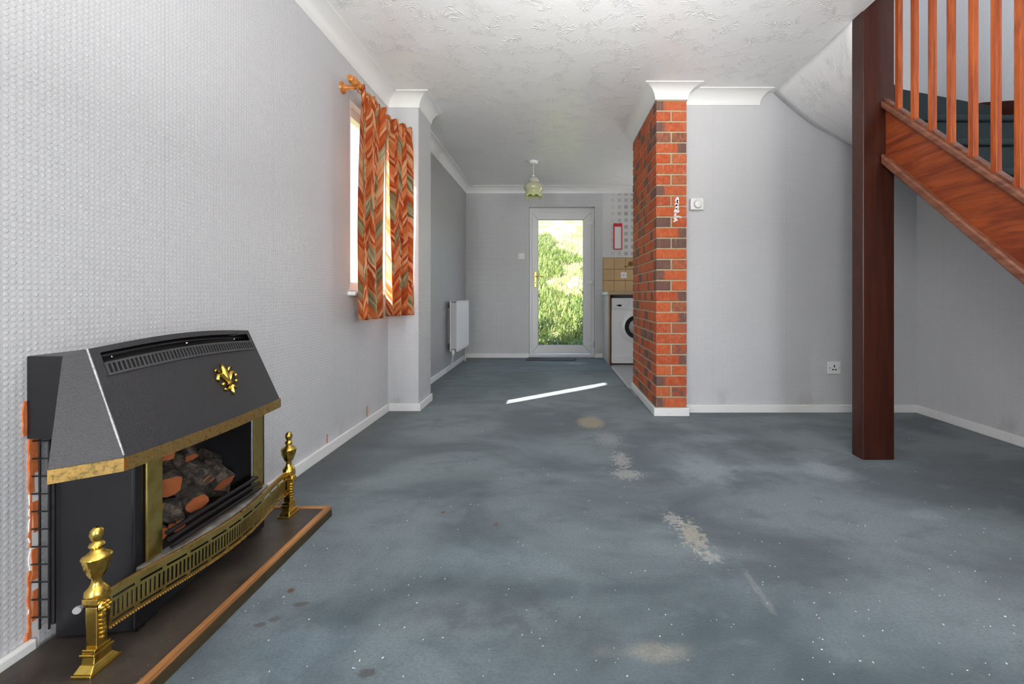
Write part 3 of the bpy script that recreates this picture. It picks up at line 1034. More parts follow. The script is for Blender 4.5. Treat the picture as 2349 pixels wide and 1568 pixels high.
wm = thing('washing_machine', (1.02, 5.6, -0.004), 'white front-loading washing machine under the tan worktop', 'washing machine')
WX0, WX1, WYF = 0.722, 1.318, 5.36
B(WX0, WX1, WYF, 5.90, 0.012, 0.818).build('body', 'enamel', wm, bevel=0.01, seg=3)
cp = B(WX0 + .004, WX1 - .004, WYF - .010, WYF + .01, 0.672, 0.812).build('control_panel', 'enamel', wm, bevel=0.006)
dr = MB()
dr.tube([(WX0 + .20, WYF - .011, 0.800), (WX0 + .215, WYF - .011, 0.755), (WX0 + .20, WYF - .011, 0.705), (WX0 + .15, WYF - .011, 0.690), (WX0 + .02, WYF - .011, 0.686)], 0.0018, 6)
dr.build('drawer_seam', 'plastic_grey', cp)
hd = MB().lathe([(0.048, WYF - .016), (0.042, WYF - .020), (0.030, WYF - .016)], (0, 0, 0), 24, 'y', True, 1.0, 0.30)
for i, p in enumerate(hd.v):
    hd.v[i] = (p[0] + WX0 + .10, p[1], p[2] + 0.725)
hd.build('drawer_pull', 'chrome', cp, smooth=True)
MB().lathe([(0.030, WYF - .03), (0.034, WYF - .008)], (WX1 - .10, 0, 0.742), 24, 'y').build('dial', 'enamel_grey', cp, smooth=True)
dcx, dcz = 1.022, 0.462
MB().lathe([(0.204, WYF + .002), (0.204, WYF - .006), (0.198, WYF - .010), (0.150, WYF - .030), (0.142, WYF - .030)], (dcx, 0, dcz), 48, 'y').build('door_ring', 'enamel', wm, smooth=True)
MB().lathe([(0.142, WYF - .034), (0.136, WYF - .044), (0.105, WYF - .036), (0.095, WYF - .026)], (dcx, 0, dcz), 40, 'y').build('door_bezel', 'black_gloss', wm, smooth=True)
MB().lathe([(0.095, WYF - .030), (0.07, WYF - .055), (0.03, WYF - .066), (0.001, WYF - .068)], (dcx, 0, dcz), 32, 'y').build('door_glass', 'plastic_grey', wm, smooth=True)
B(WX0 + .003, WX1 - .003, WYF - .004, WYF + .01, 0.014, 0.110).build('kick_plate', 'enamel', wm, bevel=0.003)
for x in (WX0 + .05, WX1 - .05):
    MB().lathe([(0.02, -.004), (0.02, 0.014)], (x, WYF + .06, 0), 12).build('foot', 'plastic_dark', wm)

rc = thing('wall_chart', (0.882, YF - .006, 1.48), 'red framed narrow white chart hanging on the kitchen wall', 'wall chart')
cx0, cx1, cz0, cz1 = 0.824, 0.944, 1.470, 1.828
rf = MB().box(cx0, cx0 + .016, YF - .014, YF, cz0, cz1).box(cx1 - .012, cx1, YF - .014, YF, cz0, cz1)
rf.box(cx0 + .016, cx1 - .012, YF - .014, YF, cz0, cz0 + .012).box(cx0 + .016, cx1 - .012, YF - .014, YF, cz1 - .046, cz1)
rf.build('frame', 'red', rc, bevel=0.002)
B(cx0 + .016, cx1 - .012, YF - .006, YF - .002, cz0 + .012, cz1 - .046).build('card', 'paper', rc)
MB().lathe([(0.008, YF - .022), (0.006, YF - .014)], (0.884, 0, cz1 - .006), 10, 'y').build('pin', 'chrome', rc)

# ------------------------------------------------------------------ radiator
rd = thing('radiator', (-1.09, 5.13, 0.23), 'white double-panel radiator on the shaded wall by the garden door', 'radiator')
ry0, ry1, rz0, rz1 = 4.82, 5.46, 0.228, 0.788


def rad_panel(x0, x1):
    prof = []
    m = MB()
    nrib = 16
    pts = []
    yy = ry0
    step = (ry1 - ry0) / nrib
    front = []
    for i in range(nrib):
        front += [(x1 - .006, yy), (x1 - .006, yy + step * .12), (x1, yy + step * .3), (x1, yy + step * .85)]
        yy += step
    front.append((x1 - .006, ry1))
    poly = [(x0, ry0)] + front + [(x0, ry1)]
    m.prism(poly, lambda p, k: (p[0], p[1], rz0 + .02 if k == 0 else rz1 - .02))
    m.box(x0, x1, ry0, ry1, rz0, rz0 + .022).box(x0, x1, ry0, ry1, rz1 - .022, rz1)
    return m


rad_panel(-1.140, -1.122).build('back_panel', 'enamel', rd, bevel=0.002)
rad_panel(-1.070, -1.048).build('front_panel', 'enamel', rd, bevel=0.002)
tg = MB()
tg.box(-1.122, -1.066, ry0 + .005, ry0 + .010, rz0 + .03, rz1 - .02).box(-1.122, -1.066, ry1 - .010, ry1 - .005, rz0 + .03, rz1 - .02)
for i in range(22):
    y = ry0 + .02 + i * .0285
    tg.box(-1.122, -1.07, y, y + .012, rz1 - .004, rz1 - .001)
tg.build('top_grille', 'enamel_grey', rd)
for y in (ry0 + .1, ry1 - .1):
    B(XLF + .0005, -1.139, y - .015, y + .015, rz0 + .08, rz1 - .08).build('bracket', 'enamel_grey', rd)
vp = MB().lathe([(0.016, rz0 - .03), (0.018, rz0 - .005), (0.013, rz0 + .02)], (-1.10, ry0 - .01, 0), 12)
vp.build('valve', 'plastic', rd, smooth=True)
MB().tube([(-1.10, ry0 - .01, rz0 - .02), (-1.105, ry0 - .015, rz0 - .10), (-1.13, ry0 - .02, rz0 - .17), (-1.165, ry0 - .03, rz0 - .21)], 0.008, 8).build('pipe', 'rust_pipe', rd, smooth=True)
MB().tube([(-1.09, ry1 - .03, rz0 + .01), (-1.09, ry1 - .03, 0.03)], 0.008, 8).build('pipe', 'rust_pipe', rd, smooth=True)

# ------------------------------------------------------------------ pendant lamp
pxl, pyl = -0.212, 4.80
pl = thing('pendant_lamp', (pxl, pyl, 1.93), 'pale green glass pendant lamp with a frilled rim hanging before the garden door', 'pendant lamp')
MB().lathe([(0.052, H), (0.050, H - .018), (0.040, H - .030), (0.018, H - .034)], (pxl, pyl, 0), 28).build('ceiling_rose', 'plastic', pl, smooth=True)
MB().tube([(pxl, pyl, H - .03), (pxl, pyl, 2.155)], 0.0035, 8).build('cord', 'cord', pl)
MB().lathe([(0.008, 2.175), (0.020, 2.165), (0.022, 2.135), (0.030, 2.13)], (pxl, pyl, 0), 16).build('lamp_holder', 'plastic', pl, smooth=True)
sh = MB()
prof = [(0.034, 0.222), (0.044, 0.212), (0.056, 0.195), (0.058, 0.180), (0.050, 0.168), (0.060, 0.160), (0.085, 0.146), (0.102, 0.122), (0.104, 0.098), (0.094, 0.076), (0.084, 0.062), (0.086, 0.048), (0.092, 0.030), (0.096, 0.016), (0.098, 0.006)]
NS = 64
for j, (r, hh) in enumerate(prof):
    for i in range(NS):
        a = 2 * PI * i / NS
        fr_ = max(0.0, (0.05 - hh) / 0.05)
        rr = r * (1 + 0.09 * fr_ * math.cos(8 * a))
        sh.v.append((pxl + rr * math.cos(a), pyl + rr * math.sin(a), 1.928 + hh + fr_ * 0.012 * math.cos(8 * a + PI)))
for j in range(len(prof) - 1):
    for i in range(NS):
        sh.f.append((j * NS + i, j * NS + (i + 1) % NS, (j + 1) * NS + (i + 1) % NS, (j + 1) * NS + i))
sh.build('lamp_shade', 'shade', pl, smooth=True, origin=(pxl, pyl, 1.928), solid=0.003, angle=80)
MB().ball((pxl, pyl, 2.02), 0.028, 14, 10, (1, 1, 1.25)).build('bulb', 'paper', pl, smooth=True)

# ------------------------------------------------------------------ switch, thermostat, socket
ls = thing('light_switch', (-0.425, YF, 1.34), 'white double light switch on the grey wall beside the garden door', 'light switch')
B(-0.468, -0.383, YF - .012, YF, 1.337, 1.422).build('plate', 'plastic', ls, bevel=0.004)
for x in (-0.446, -0.418):
    B(x, x + .014, YF - .018, YF - .010, 1.365, 1.393).build('rocker', 'plastic', ls, bevel=0.002)
    MB().lathe([(0.003, YF - .0135), (0.003, YF - .012)], (x + .007 - (.014 if x < -.43 else -.014), 0, 1.379), 8, 'y').build('screw', 'plastic_dark', ls)

th = thing('thermostat', (1.04, YP, 1.465), 'square white dial thermostat on the wall beside the brick pier', 'thermostat')
B(0.993, 1.090, YP - .032, YP, 1.468, 1.553).build('housing', 'plastic', th, bevel=0.006, seg=3)
MB().lathe([(0.027, YP - .032), (0.026, YP - .045), (0.022, YP - .048), (0.0005, YP - .048)], (1.046, 0, 1.508), 32, 'y').build('dial', 'plastic', th, smooth=True)
ring = MB()
ring.tube([(1.046 + .028 * math.cos(a), YP - .034, 1.508 + .028 * math.sin(a)) for a in [math.radians(60 + 12 * i) for i in range(24)]], 0.0022, 6)
ring.build('dial_ring', 'plastic_grey', th)
for a in range(6):
    t = math.radians(20 + a * 28)
    MB().ball((1.046 + .036 * math.cos(t), YP - .033, 1.508 + .036 * math.sin(t)), 0.0018, 6, 4).build('mark', 'plastic_dark', th)

sk = thing('wall_socket', (2.043, YP, 0.28), 'white switched power socket low on the wall left of the newel post', 'socket')
B(1.997, 2.090, YP - .012, YP, 0.281, 0.370).build('plate', 'plastic', sk, bevel=0.004)
B(2.070, 2.082, YP - .017, YP - .010, 0.327, 0.349).build('rocker', 'plastic', sk, bevel=0.002)
for (x, z, ww, hh) in ((2.043, 0.338, .004, .009), (2.033, 0.313, .007, .004), (2.053, 0.313, .007, .004)):
    B(x - ww, x + ww, YP - .0128, YP - .0115, z - hh, z + hh).build('pin_hole', 'plastic_dark', sk)
for x in (2.009, 2.078):
    MB().lathe([(0.0035, YP - .0135), (0.0035, YP - .0115)], (x, 0, 0.326), 8, 'y').build('screw', 'plastic_dark', sk)

# ------------------------------------------------------------------ staircase
NPX0, NPX1, NPY0, NPY1 = 1.605, 1.770, 2.257, 2.342
SLOPE = 0.94
st = thing('staircase', (2.1, 1.5, 0), 'dark wooden staircase with orange balusters and dark teal carpeted steps', 'staircase')
B(NPX0, NPX1, NPY0, NPY1, 0.0, 3.35).build('newel_post', 'newel', st, bevel=0.006)


def sloped(mb, x0, x1, ya, yb, zt, zb):
    """bar running along y; zt(y), zb(y) its top and bottom"""
    return mb.hexa([(x0, ya, zb(ya)), (x1, ya, zb(ya)), (x1, yb, zb(yb)), (x0, yb, zb(yb)),
                    (x0, ya, zt(ya)), (x1, ya, zt(ya)), (x1, yb, zt(yb)), (x0, yb, zt(yb))])


ctop = lambda y: 1.873 - SLOPE * (NPY0 - y)
YS = 0.62
strg = sloped(MB(), 1.722, 1.752, YS, NPY0, lambda y: ctop(y) - .03, lambda y: ctop(y) - .33).build('string_board', 'string', st, bevel=0.003)
sloped(MB(), 1.695, 1.765, YS, NPY0, lambda y: ctop(y) - .014, lambda y: ctop(y) - .048).build('capping', 'cap', strg, bevel=0.007, seg=3)
cm = MB()
BXC = 1.727
bys = [2.175, 2.08, 1.983, 1.889, 1.79, 1.698, 1.611]
while bys[-1] > 0.75:
    bys.append(bys[-1] - .093)
prev = NPY0
for y in bys:
    sloped(cm, BXC - .014, BXC + .014, y + .0115, prev - .0, lambda t: ctop(t) - .002, lambda t: ctop(t) - .016)
    prev = y - .0115
cm.build('spacer_fillets', 'cap', strg, bevel=0.002)
sloped(MB(), 1.695, 1.757, YS, NPY0, lambda y: ctop(y) - .288, lambda y: ctop(y) - .340).build('lower_bead', 'cap', strg, bevel=0.009, seg=3)
HR = 0.745
bs = 0.0115
for y in bys:
    m = MB().box(BXC - bs, BXC + bs, y - bs, y + bs, 0, 1)
    m.v = [(a, b, (ctop(b) - .016) if c == 0 else (ctop(b) + HR + .01)) for a, b, c in m.v]
    m.build('baluster', 'baluster', st, bevel=0.0015)
sloped(MB(), BXC - .03, BXC + .03, YS, NPY0, lambda y: ctop(y) + HR + .055, lambda y: ctop(y) + HR).build('handrail', 'string', st, bevel=0.01, seg=3)
B(1.66, 1.79, YS - .10, YS, 0, 1.25).build('lower_newel_post', 'newel', st, bevel=0.006)

RISE, GO = 1.781 / 9, 0.2106
for i in range(1, 10):
    zt, yn = RISE * i, 2.237 - GO * (9 - i)
    m = MB()
    zb = max(0.0, zt - RISE - .05)
    m.box(1.752, XR - .002, yn + .02, yn + .05, max(0, zt - RISE), zt - .03)
    m.box(1.752, XR - .002, yn, yn + GO + .03 if i < 9 else yn + .12, zt - .03, zt)
    m.build('step', 'stair_carpet', st, bevel=0.010, seg=3)
# winders turning round the newel towards the landing
PV = (1.70, 2.30)
rays = [(XR - .002, 2.30), (XR - .002, 2.60), (XR - .002, YP - .002), (2.10, YP - .002), (SX, YP - .002)]
for j in range(4):
    a, b = rays[j], rays[j + 1]
    poly = [PV, a, b]
    if j == 0:
        poly = [(1.76, 2.345), (XR - .002, 2.345), b]
    if j == 1:
        poly = [(1.772, 2.335), a, b]
    if j > 1:
        poly = [(1.70, 2.345), a, b]
    zt = RISE * (10 + j) - RISE * (1 if j == 0 else 0)
    zt = RISE * (9 + j)
    MB().prism(poly, lambda p, k: (p[0], p[1], zt - (RISE if j < 2 else .05) if k == 0 else zt)).build('winder_step', 'stair_carpet', st, bevel=0.008)
# dark string board on the wall side
ws = MB()
yy = [0.7, 2.25, 2.45, 2.66, 2.95, YP - .002]
zz = [RISE + .06 + 0.0, 1.83, 1.95, 2.03, 2.10, 2.14]
zz[0] = 1.83 - SLOPE * (2.25 - 0.7)
for i in range(5):
    ws.hexa([(XR - .022, yy[i], zz[i] - .30), (XR - .0005, yy[i], zz[i] - .30), (XR - .0005, yy[i + 1], zz[i + 1] - .30), (XR - .022, yy[i + 1], zz[i + 1] - .30),
             (XR - .022, yy[i], zz[i]), (XR - .0005, yy[i], zz[i]), (XR - .0005, yy[i + 1], zz[i + 1]), (XR - .022, yy[i + 1], zz[i + 1])])
ws.build('wall_string', 'newel', st)
# plaster soffit: straight under the flight, then winding up to the ceiling edge
sf = MB()
sloped(sf, 1.752, XR, 0.72, 2.257, lambda y: ctop(y) - .315, lambda y: ctop(y) - .327)
struct(sf.build('ceiling_under_flight', 'artex'), 'plastered underside of the stair flight', 'soffit')
tab = [(0, 1.54), (20, 1.62), (40, 1.77), (56.6, 1.937), (61.7, 1.99), (72.7, 2.096), (82, 2.215), (90, 2.325)]
pvx, pvy = SX, 2.30


def zth(t):
    for (a, za), (b, zb) in zip(tab, tab[1:]):
        if t <= b:
            return za + (zb - za) * (t - a) / (b - a)
    return tab[-1][1]


def soff(u, v):
    t = 90 * u
    c, s = math.cos(math.radians(t)), math.sin(math.radians(t))
    R = min((XR - pvx) / max(c, 1e-6), (YP - pvy) / max(s, 1e-6))
    r = 0.02 + (R - 0.02) * v
    return (pvx + c * r, pvy + s * r, zth(t) + 0.0)


struct(MB().grid(36, 10, soff).build('ceiling_stair_soffit', 'artex', smooth=True, angle=80, solid=0.01), 'white plaster soffit curving up beneath the turn of the stairs', 'soffit')

# ------------------------------------------------------------------ curtains and pole
RXC, RZ = -1.125, 2.062
cpole = thing('curtain_pole', (RXC, 2.8, RZ), 'honey-coloured wooden curtain pole with turned finial above the window', 'curtain pole')
MB().lathe([(0.0125, 2.47), (0.0125, 3.205)], (RXC, 0, RZ), 16, 'y').build('rod', 'pole', cpole, smooth=True)
MB().lathe([(0.010, 2.418), (0.017, 2.421), (0.019, 2.432), (0.013, 2.440), (0.0225, 2.447), (0.026, 2.460), (0.021, 2.470), (0.0175, 2.474), (0.0125, 2.482)], (RXC, 0, RZ), 20, 'y').build('finial', 'pole', cpole, smooth=True)
bk = MB().lathe([(0.036, 0.0), (0.034, 0.008), (0.020, 0.016), (0.014, 0.03), (0.013, 0.075)], (XL, 2.515, RZ - .012), 18, 'x')
bk.lathe([(0.0215, 2.500), (0.0235, 2.507), (0.0235, 2.523), (0.0215, 2.530)], (RXC, 0, RZ), 20, 'y')
bk.build('bracket', 'pole', cpole, smooth=True)
for y in (2.56, 2.66, 2.76, 2.86, 2.97, 3.06, 3.15):
    m = MB().tube([(RXC + .0205 * math.cos(a), y, RZ - .005 + .0205 * math.sin(a)) for a in [2 * PI * i / 20 for i in range(21)]], 0.0035, 6, False)
    m.build('ring', 'pole', cpole, smooth=True)


def curtain(name, y0t, y1t, y0m, y1m, y0b, y1b, xs, amp, folds, ph, label):
    NU, NV = 110, 60
    zt, zb = 2.070, 0.708
    m = MB()
    uvs = []

    def qy(a, b, c, v):          # quadratic through top, middle, bottom
        return a * (1 - v) * (1 - 2 * v) + b * 4 * v * (1 - v) + c * v * (2 * v - 1)

    def fn(u, v):
        vv = v
        ya, yb = qy(y0t, y0m, y0b, vv), qy(y1t, y1m, y1b, vv)
        A = amp * (0.75 + 0.35 * vv)
        f = math.sin(2 * PI * folds * u + ph + 0.25 * math.sin(5 * vv))
        f += 0.28 * math.sin(2 * PI * folds * 2.3 * u + ph * 2 + 2 * vv)
        pleat = math.exp(-((vv - .03) / .05) ** 2)
        f2 = math.sin(2 * PI * folds * 3 * u)
        x = xs[0] + (xs[1] - xs[0]) * u + A * f * (1 - .5 * pleat) + 0.010 * pleat * f2
        y = ya + (yb - ya) * u + 0.35 * A * math.cos(2 * PI * folds * u + ph)
        z = zt + (zb - zt) * vv
        if v == 0:
            z += 0.006 * f2
        return (x, y, z)

    m.grid(NU, NV, fn)
    o = m.build(name, 'curtain', smooth=True, solid=0.0025, fix=False, angle=180)
    me = o.data
    uvl = me.uv_layers.new(name='UVMap')
    L = (y1b - y0b) * 2.1
    for lp in me.loops:
        i = lp.vertex_index
        uu = (i % (NU + 1)) / NU
        vv = (i // (NU + 1)) / NV
        uvl.data[lp.index].uv = (uu * L + (3.3 if folds > 3 else 0), (1 - vv) * 1.36)
    o.location = (0, 0, 0)
    return tag(o, label, 'curtain', 'orange feather-print curtains')


curtain('curtain', 2.510, 2.915, 2.515, 2.790, 2.522, 2.795, (-1.115, -1.105), 0.033, 2.6, 0.6,
        'wider rust and orange feather-print curtain, the one nearer the gas fire')
curtain('curtain', 2.955, 3.196, 2.972, 3.198, 2.968, 3.200, (-1.12, -1.040), 0.029, 3.1, 2.2,
        'narrower orange curtain with a sunlit edge, hanging against the wall nib')

# ------------------------------------------------------------------ hearth
HT = 0.037
ht = thing('hearth', (-1.02, 1.2, 0), 'low dark stone hearth edged with varnished wood under the fire', 'hearth')
HX, HY0, HY1 = -0.855, 0.60, 1.69
B(XL + BT + .001, HX - .02, HY0 + .02, HY1 - .02, 0.0, HT).build('slab', 'slab', ht, bevel=0.002)
em = MB()
B(HX - .020, HX - .004, HY0, HY1, HT - .012, HT + .004).build('edging', 'edging', ht, bevel=0.003)
B(XL + BT + .001, HX - .020, HY1 - .020, HY1 - .004, HT - .012, HT + .004).build('edging', 'edging', ht, bevel=0.003)
B(XL + BT + .001, HX - .020, HY0 + .004, HY0 + .020, HT - .012, HT + .004).build('edging', 'edging', ht, bevel=0.003)
B(HX - .018, HX - .001, HY0 + .001, HY1 - .001, 0.0, HT - .012).build('side_board', 'edging_side', ht)
B(XL + BT + .001, HX - .018, HY1 - .018, HY1 - .001, 0.0, HT - .012).build('side_board', 'edging_side', ht)

# ------------------------------------------------------------------ gas fire
fire = thing('gas_fire', (-1.09, 1.29, HT), 'black hooded gas fire with brass trim and ceramic logs against the papered wall', 'gas fire')
# casing
B(XL + .001, -1.10, 1.005, 1.575, 0.522, 0.714).build('upper_casing', 'black_satin', fire, bevel=0.003)
cas = MB()
cas.box(XL + .020, -1.178, 1.030, 1.555, 0.075, 0.522)
cas.build('back_casing', 'black_satin', fire, bevel=0.004)
bx = -1.000
for (ya, yb, yc, yd) in ((1.030, 1.052, 1.120, 1.120), (1.462, 1.462, 1.530, 1.552)):
    MB().hexa([(-1.178, ya, HT + .004), (bx - .01, yb, HT + .004), (bx - .01, yc, HT + .004), (-1.178, yd, HT + .004),
               (-1.178, ya, 0.488), (bx - .01, yb, 0.488), (bx - .01, yc, 0.488), (-1.178, yd, 0.488)]).build('side_body', 'black_satin', fire, bevel=0.006, seg=3)
fb = MB()
fb.box(-1.178, -1.170, 1.120, 1.462, 0.190, 0.488)
fb.box(-1.170, bx - .012, 1.120, 1.462, 0.190, 0.208)
fb.box(-1.170, bx - .03, 1.120, 1.462, 0.470, 0.488)
fb.build('firebox', 'black_deep', fire)
for z in (0.210, 0.227, 0.244):
    MB().tube([(bx + .008 + (0.244 - z) * .35, 1.121, z), (bx + .008 + (0.244 - z) * .35, 1.461, z)], 0.0062, 10).build('rail', 'black_gloss', fire, smooth=True)
B(bx - .008, bx - .005, 1.122, 1.460, 0.200, 0.470).build('pane', 'smoked', fire)
MB().tube([(bx - .003, 1.452, 0.22), (bx - .003, 1.452, 0.475)], 0.0035, 8).build('chrome_bead', 'chrome', fire, smooth=True)
for (ya, yb) in ((1.076, 1.120), (1.462, 1.508)):
    p = MB().box(bx - .009, bx - .001, ya, yb, 0.194, 0.475)
    p.build('brass_pillar', 'brass_satin', fire, bevel=0.003)


def bow(t):
    return max(0.0, math.sin(PI * min(1, max(0, t)))) ** 1.5


def fender_x(y):
    return -0.990 + 0.046 * bow((y - 0.975) / 0.635)


pp = [(-1.17, 1.135), (-1.06, 1.048)] + [(min(-0.972, fender_x(y) - .016) if False else fender_x(y) - .017, y) for y in [1.06 + i * .0465 for i in range(11)]] + [(-1.06, 1.55), (-1.17, 1.46)]
MB().prism(pp, lambda p, k: (p[0], p[1], 0.172 if k == 0 else 0.194)).build('plinth_top', 'plinth', fire, bevel=0.003)
B(-1.178, -1.03, 1.118, 1.464, HT + .002, 0.175).build('plinth_base', 'black_deep', fire)

# hood
TA, TB = 1.020, 1.560
BA, BB = 0.985, 1.545
def hood(s, r, off=0.0):
    zt = 0.728 + 0.016 * math.sin(PI * s)
    xt, xb = -1.090 + .004 * math.sin(PI * s), -0.968 + .016 * math.sin(PI * s)
    yt, yb = TA + (TB - TA) * s, BA + (BB - BA) * s
    x = xt + (xb - xt) * r
    y = yt + (yb - yt) * r
    z = zt + (0.488 - zt) * r
    return (x + off * 0.89, y, z + off * 0.456)


SV0, SV1, SG = 0.055, 0.275, 0.165
NSG = 40
us = [0.0, 0.045] + [0.045 + 0.925 * i / NSG for i in range(1, NSG + 1)] + [1.0]
rs = [0.0, SV0, SG, SV1, 0.5, 0.75, 1.0]
hm = MB()
def hfn(a, b):
    return hood(us[round(a * (len(us) - 1))], rs[round(b * (len(rs) - 1))])
hm.grid(len(us) - 1, len(rs) - 1, hfn, lambda i, j: not (j in (1, 2) and 1 <= i <= NSG))
# canted ends, top and underside
LT, LBm = (-1.120, 0.996, 0.714), (-1.060, 0.915, 0.488)
RT, RBm = (-1.120, 1.584, 0.714), (-1.060, 1.615, 0.488)
hm.add([hood(0, 0), hood(0, 1), LBm, LT], [(0, 1, 2, 3)])
hm.add([hood(1, 0), hood(1, 1), RBm, RT], [(3, 2, 1, 0)])
top = [hood(u, 0) for u in us]
hm.add(top + [RT, (XL + .1, 1.575, 0.7145), (XL + .1, 1.005, 0.7145), LT], [tuple(range(len(top) + 4))])
bot = [hood(u, 1) for u in us]
hm.add(bot + [RBm, (-1.13, 1.56, 0.488), (-1.13, 1.01, 0.488), LBm], [tuple(range(len(bot) + 4))[::-1]])
hm.add([LT, LBm, (-1.13, 1.01, 0.488), (-1.13, 1.01, 0.713)], [(0, 1, 2, 3)])
hm.add([RT, RBm, (-1.13, 1.56, 0.488), (-1.13, 1.56, 0.713)], [(3, 2, 1, 0)])
hood_o = hm.build('hood', 'hammered', fire, smooth=True, angle=25)
we = MB()
we.tube([hood(0, r, .0006) for r in (0.0, .25, .5, .75, .98)], [.0022, .0028, .002, .003, .002], 8)
we.build('worn_edge', 'worn_metal', hood_o, smooth=True)
# dark recess and louvre behind the slot
rc_ = MB()
rc_.grid(20, 1, lambda u, v: hood(0.03 + .955 * u, SV0 - .03 + (SV1 - SV0 + .06) * v, -0.028))
rc_.build('vent_recess', 'black_deep', hood_o)
lv = MB()
lv.grid(20, 1, lambda u, v: hood(0.045 + .925 * u, SV0 + (0.030) * v, -0.012))
lv.build('vent_lip', 'black_gloss', hood_o)
for s_ in (0.10, 0.50, 0.86):
    q = hood(s_, 0.105, -0.010)
    MB().ball(q, 0.0035, 8, 6).build('vent_screw', 'chrome', hood_o)
gr = MB()
NSL = 46
def hbar(mb, s0, s1, r0, r1, o0, o1):
    c_ = [hood(s, r, o) for o in (o0, o1) for r in (r0, r1) for s in (s0, s1)]
    mb.add(c_, [(0, 1, 3, 2), (4, 6, 7, 5), (0, 4, 5, 1), (2, 3, 7, 6), (0, 2, 6, 4), (1, 5, 7, 3)])
for i in range(NSL + 1):
    s0 = 0.046 + 0.918 * i / NSL
    hbar(gr, s0, s0 + 0.0075, SG, SV1 - .006, -0.006, 0.0035)
for i in range(20):
    a, b = 0.045 + .925 * i / 20, 0.045 + .925 * (i + 1) / 20
    hbar(gr, a, b, SG - .012, SG + .008, -0.004, 0.0035)
    hbar(gr, a, b, SV1 - .018, SV1 + .004, -0.004, 0.0035)
tag(gr.build('vent_grille', 'grille_metal', hood_o), kind='stuff')
# brass strip along the lower edge
ts = MB()
line = [LBm] + bot + [RBm]
for a, b in zip(line, line[1:]):
    for q in ((a, b),):
        a_, b_ = Vector(q[0]), Vector(q[1])
        d = (b_ - a_).normalized()
        nn = Vector((d.y, -d.x, 0)) * 0.004
        ts.hexa([tuple(a_ + nn + Vector((0, 0, -.030))), tuple(b_ + nn + Vector((0, 0, -.030))), tuple(b_ - nn + Vector((0, 0, -.030))), tuple(a_ - nn + Vector((0, 0, -.030))),
                 tuple(a_ + nn), tuple(b_ + nn), tuple(b_ - nn), tuple(a_ - nn)])
ts.build('brass_trim', 'brass_old', fire)

# fleur-de-lis emblem on the hood
em = MB()
E0 = Vector(hood(0.63, 0.60, 0.002))
EV = (Vector(hood(0.63, 0.40)) - Vector(hood(0.63, 0.80))).normalized()
EU = Vector((0, 1, 0))
EN = Vector((0.89, 0, 0.456)).normalized()


def petal(pts, wid, hgt):
    vs = []
    for i, (a, b) in enumerate(pts):
        p0, p1 = Vector(pts[max(0, i - 1)]), Vector(pts[min(len(pts) - 1, i + 1)])
        t = (p1 - p0).normalized()
        nn = Vector((-t.y, t.x))
        for k, hh in ((-1, 0.0), (-.5, .7), (0, 1.0), (.5, .7), (1, 0.0)):
            q = Vector((a, b)) + nn * (k * wid[i])
            vs.append(E0 + EU * q.x + EV * q.y + EN * (hgt[i] * hh))
    fs = []
    for i in range(len(pts) - 1):
        for k in range(4):
            a = i * 5 + k
            fs.append((a, a + 1, a + 6, a + 5))
    em.add(vs, fs)


S = 0.0011
P_ = lambda L: [(x * S, y * S) for x, y in L]
W_ = lambda L: [x * S for x in L]
petal(P_([(0, -8), (0, 8), (0, 24), (0, 40), (0, 52)]), W_([3, 8, 12, 7, 0.6]), W_([6, 9, 9, 7, 4]))
for sg in (-1, 1):
    petal(P_([(sg * 2, -8), (sg * 8, 6), (sg * 17, 18), (sg * 28, 20), (sg * 33, 10), (sg * 29, 2)]), W_([3, 6, 8, 7, 5, 1]), W_([5, 9, 10, 8, 7, 5]))
    petal(P_([(sg * 14, 26), (sg * 20, 34), (sg * 27, 37), (sg * 31, 33)]), W_([2, 5, 4, 1]), W_([4, 6, 6, 4]))
    petal(P_([(sg * 3, -14), (sg * 9, -22), (sg * 19, -26), (sg * 25, -20)]), W_([3, 5, 4, 1]), W_([5, 8, 6, 4]))
    o0 = E0 + EU * (sg * 24 * S) + EV * (-8 * S) + EN * 0.004
    em.ball(o0, 0.0055, 8, 6)
petal(P_([(0, -12), (0, -24), (0, -36), (0, -44)]), W_([4, 7, 4, 0.6]), W_([6, 8, 6, 4]))
petal(P_([(-13, -9), (0, -9), (13, -9)]), W_([4, 5, 4]), W_([10, 12, 10]))
em.build('fleur_de_lis_emblem', 'brass', hood_o, smooth=True, angle=70, solid=0.0012)

# ceramic logs
lr = random.Random(11)


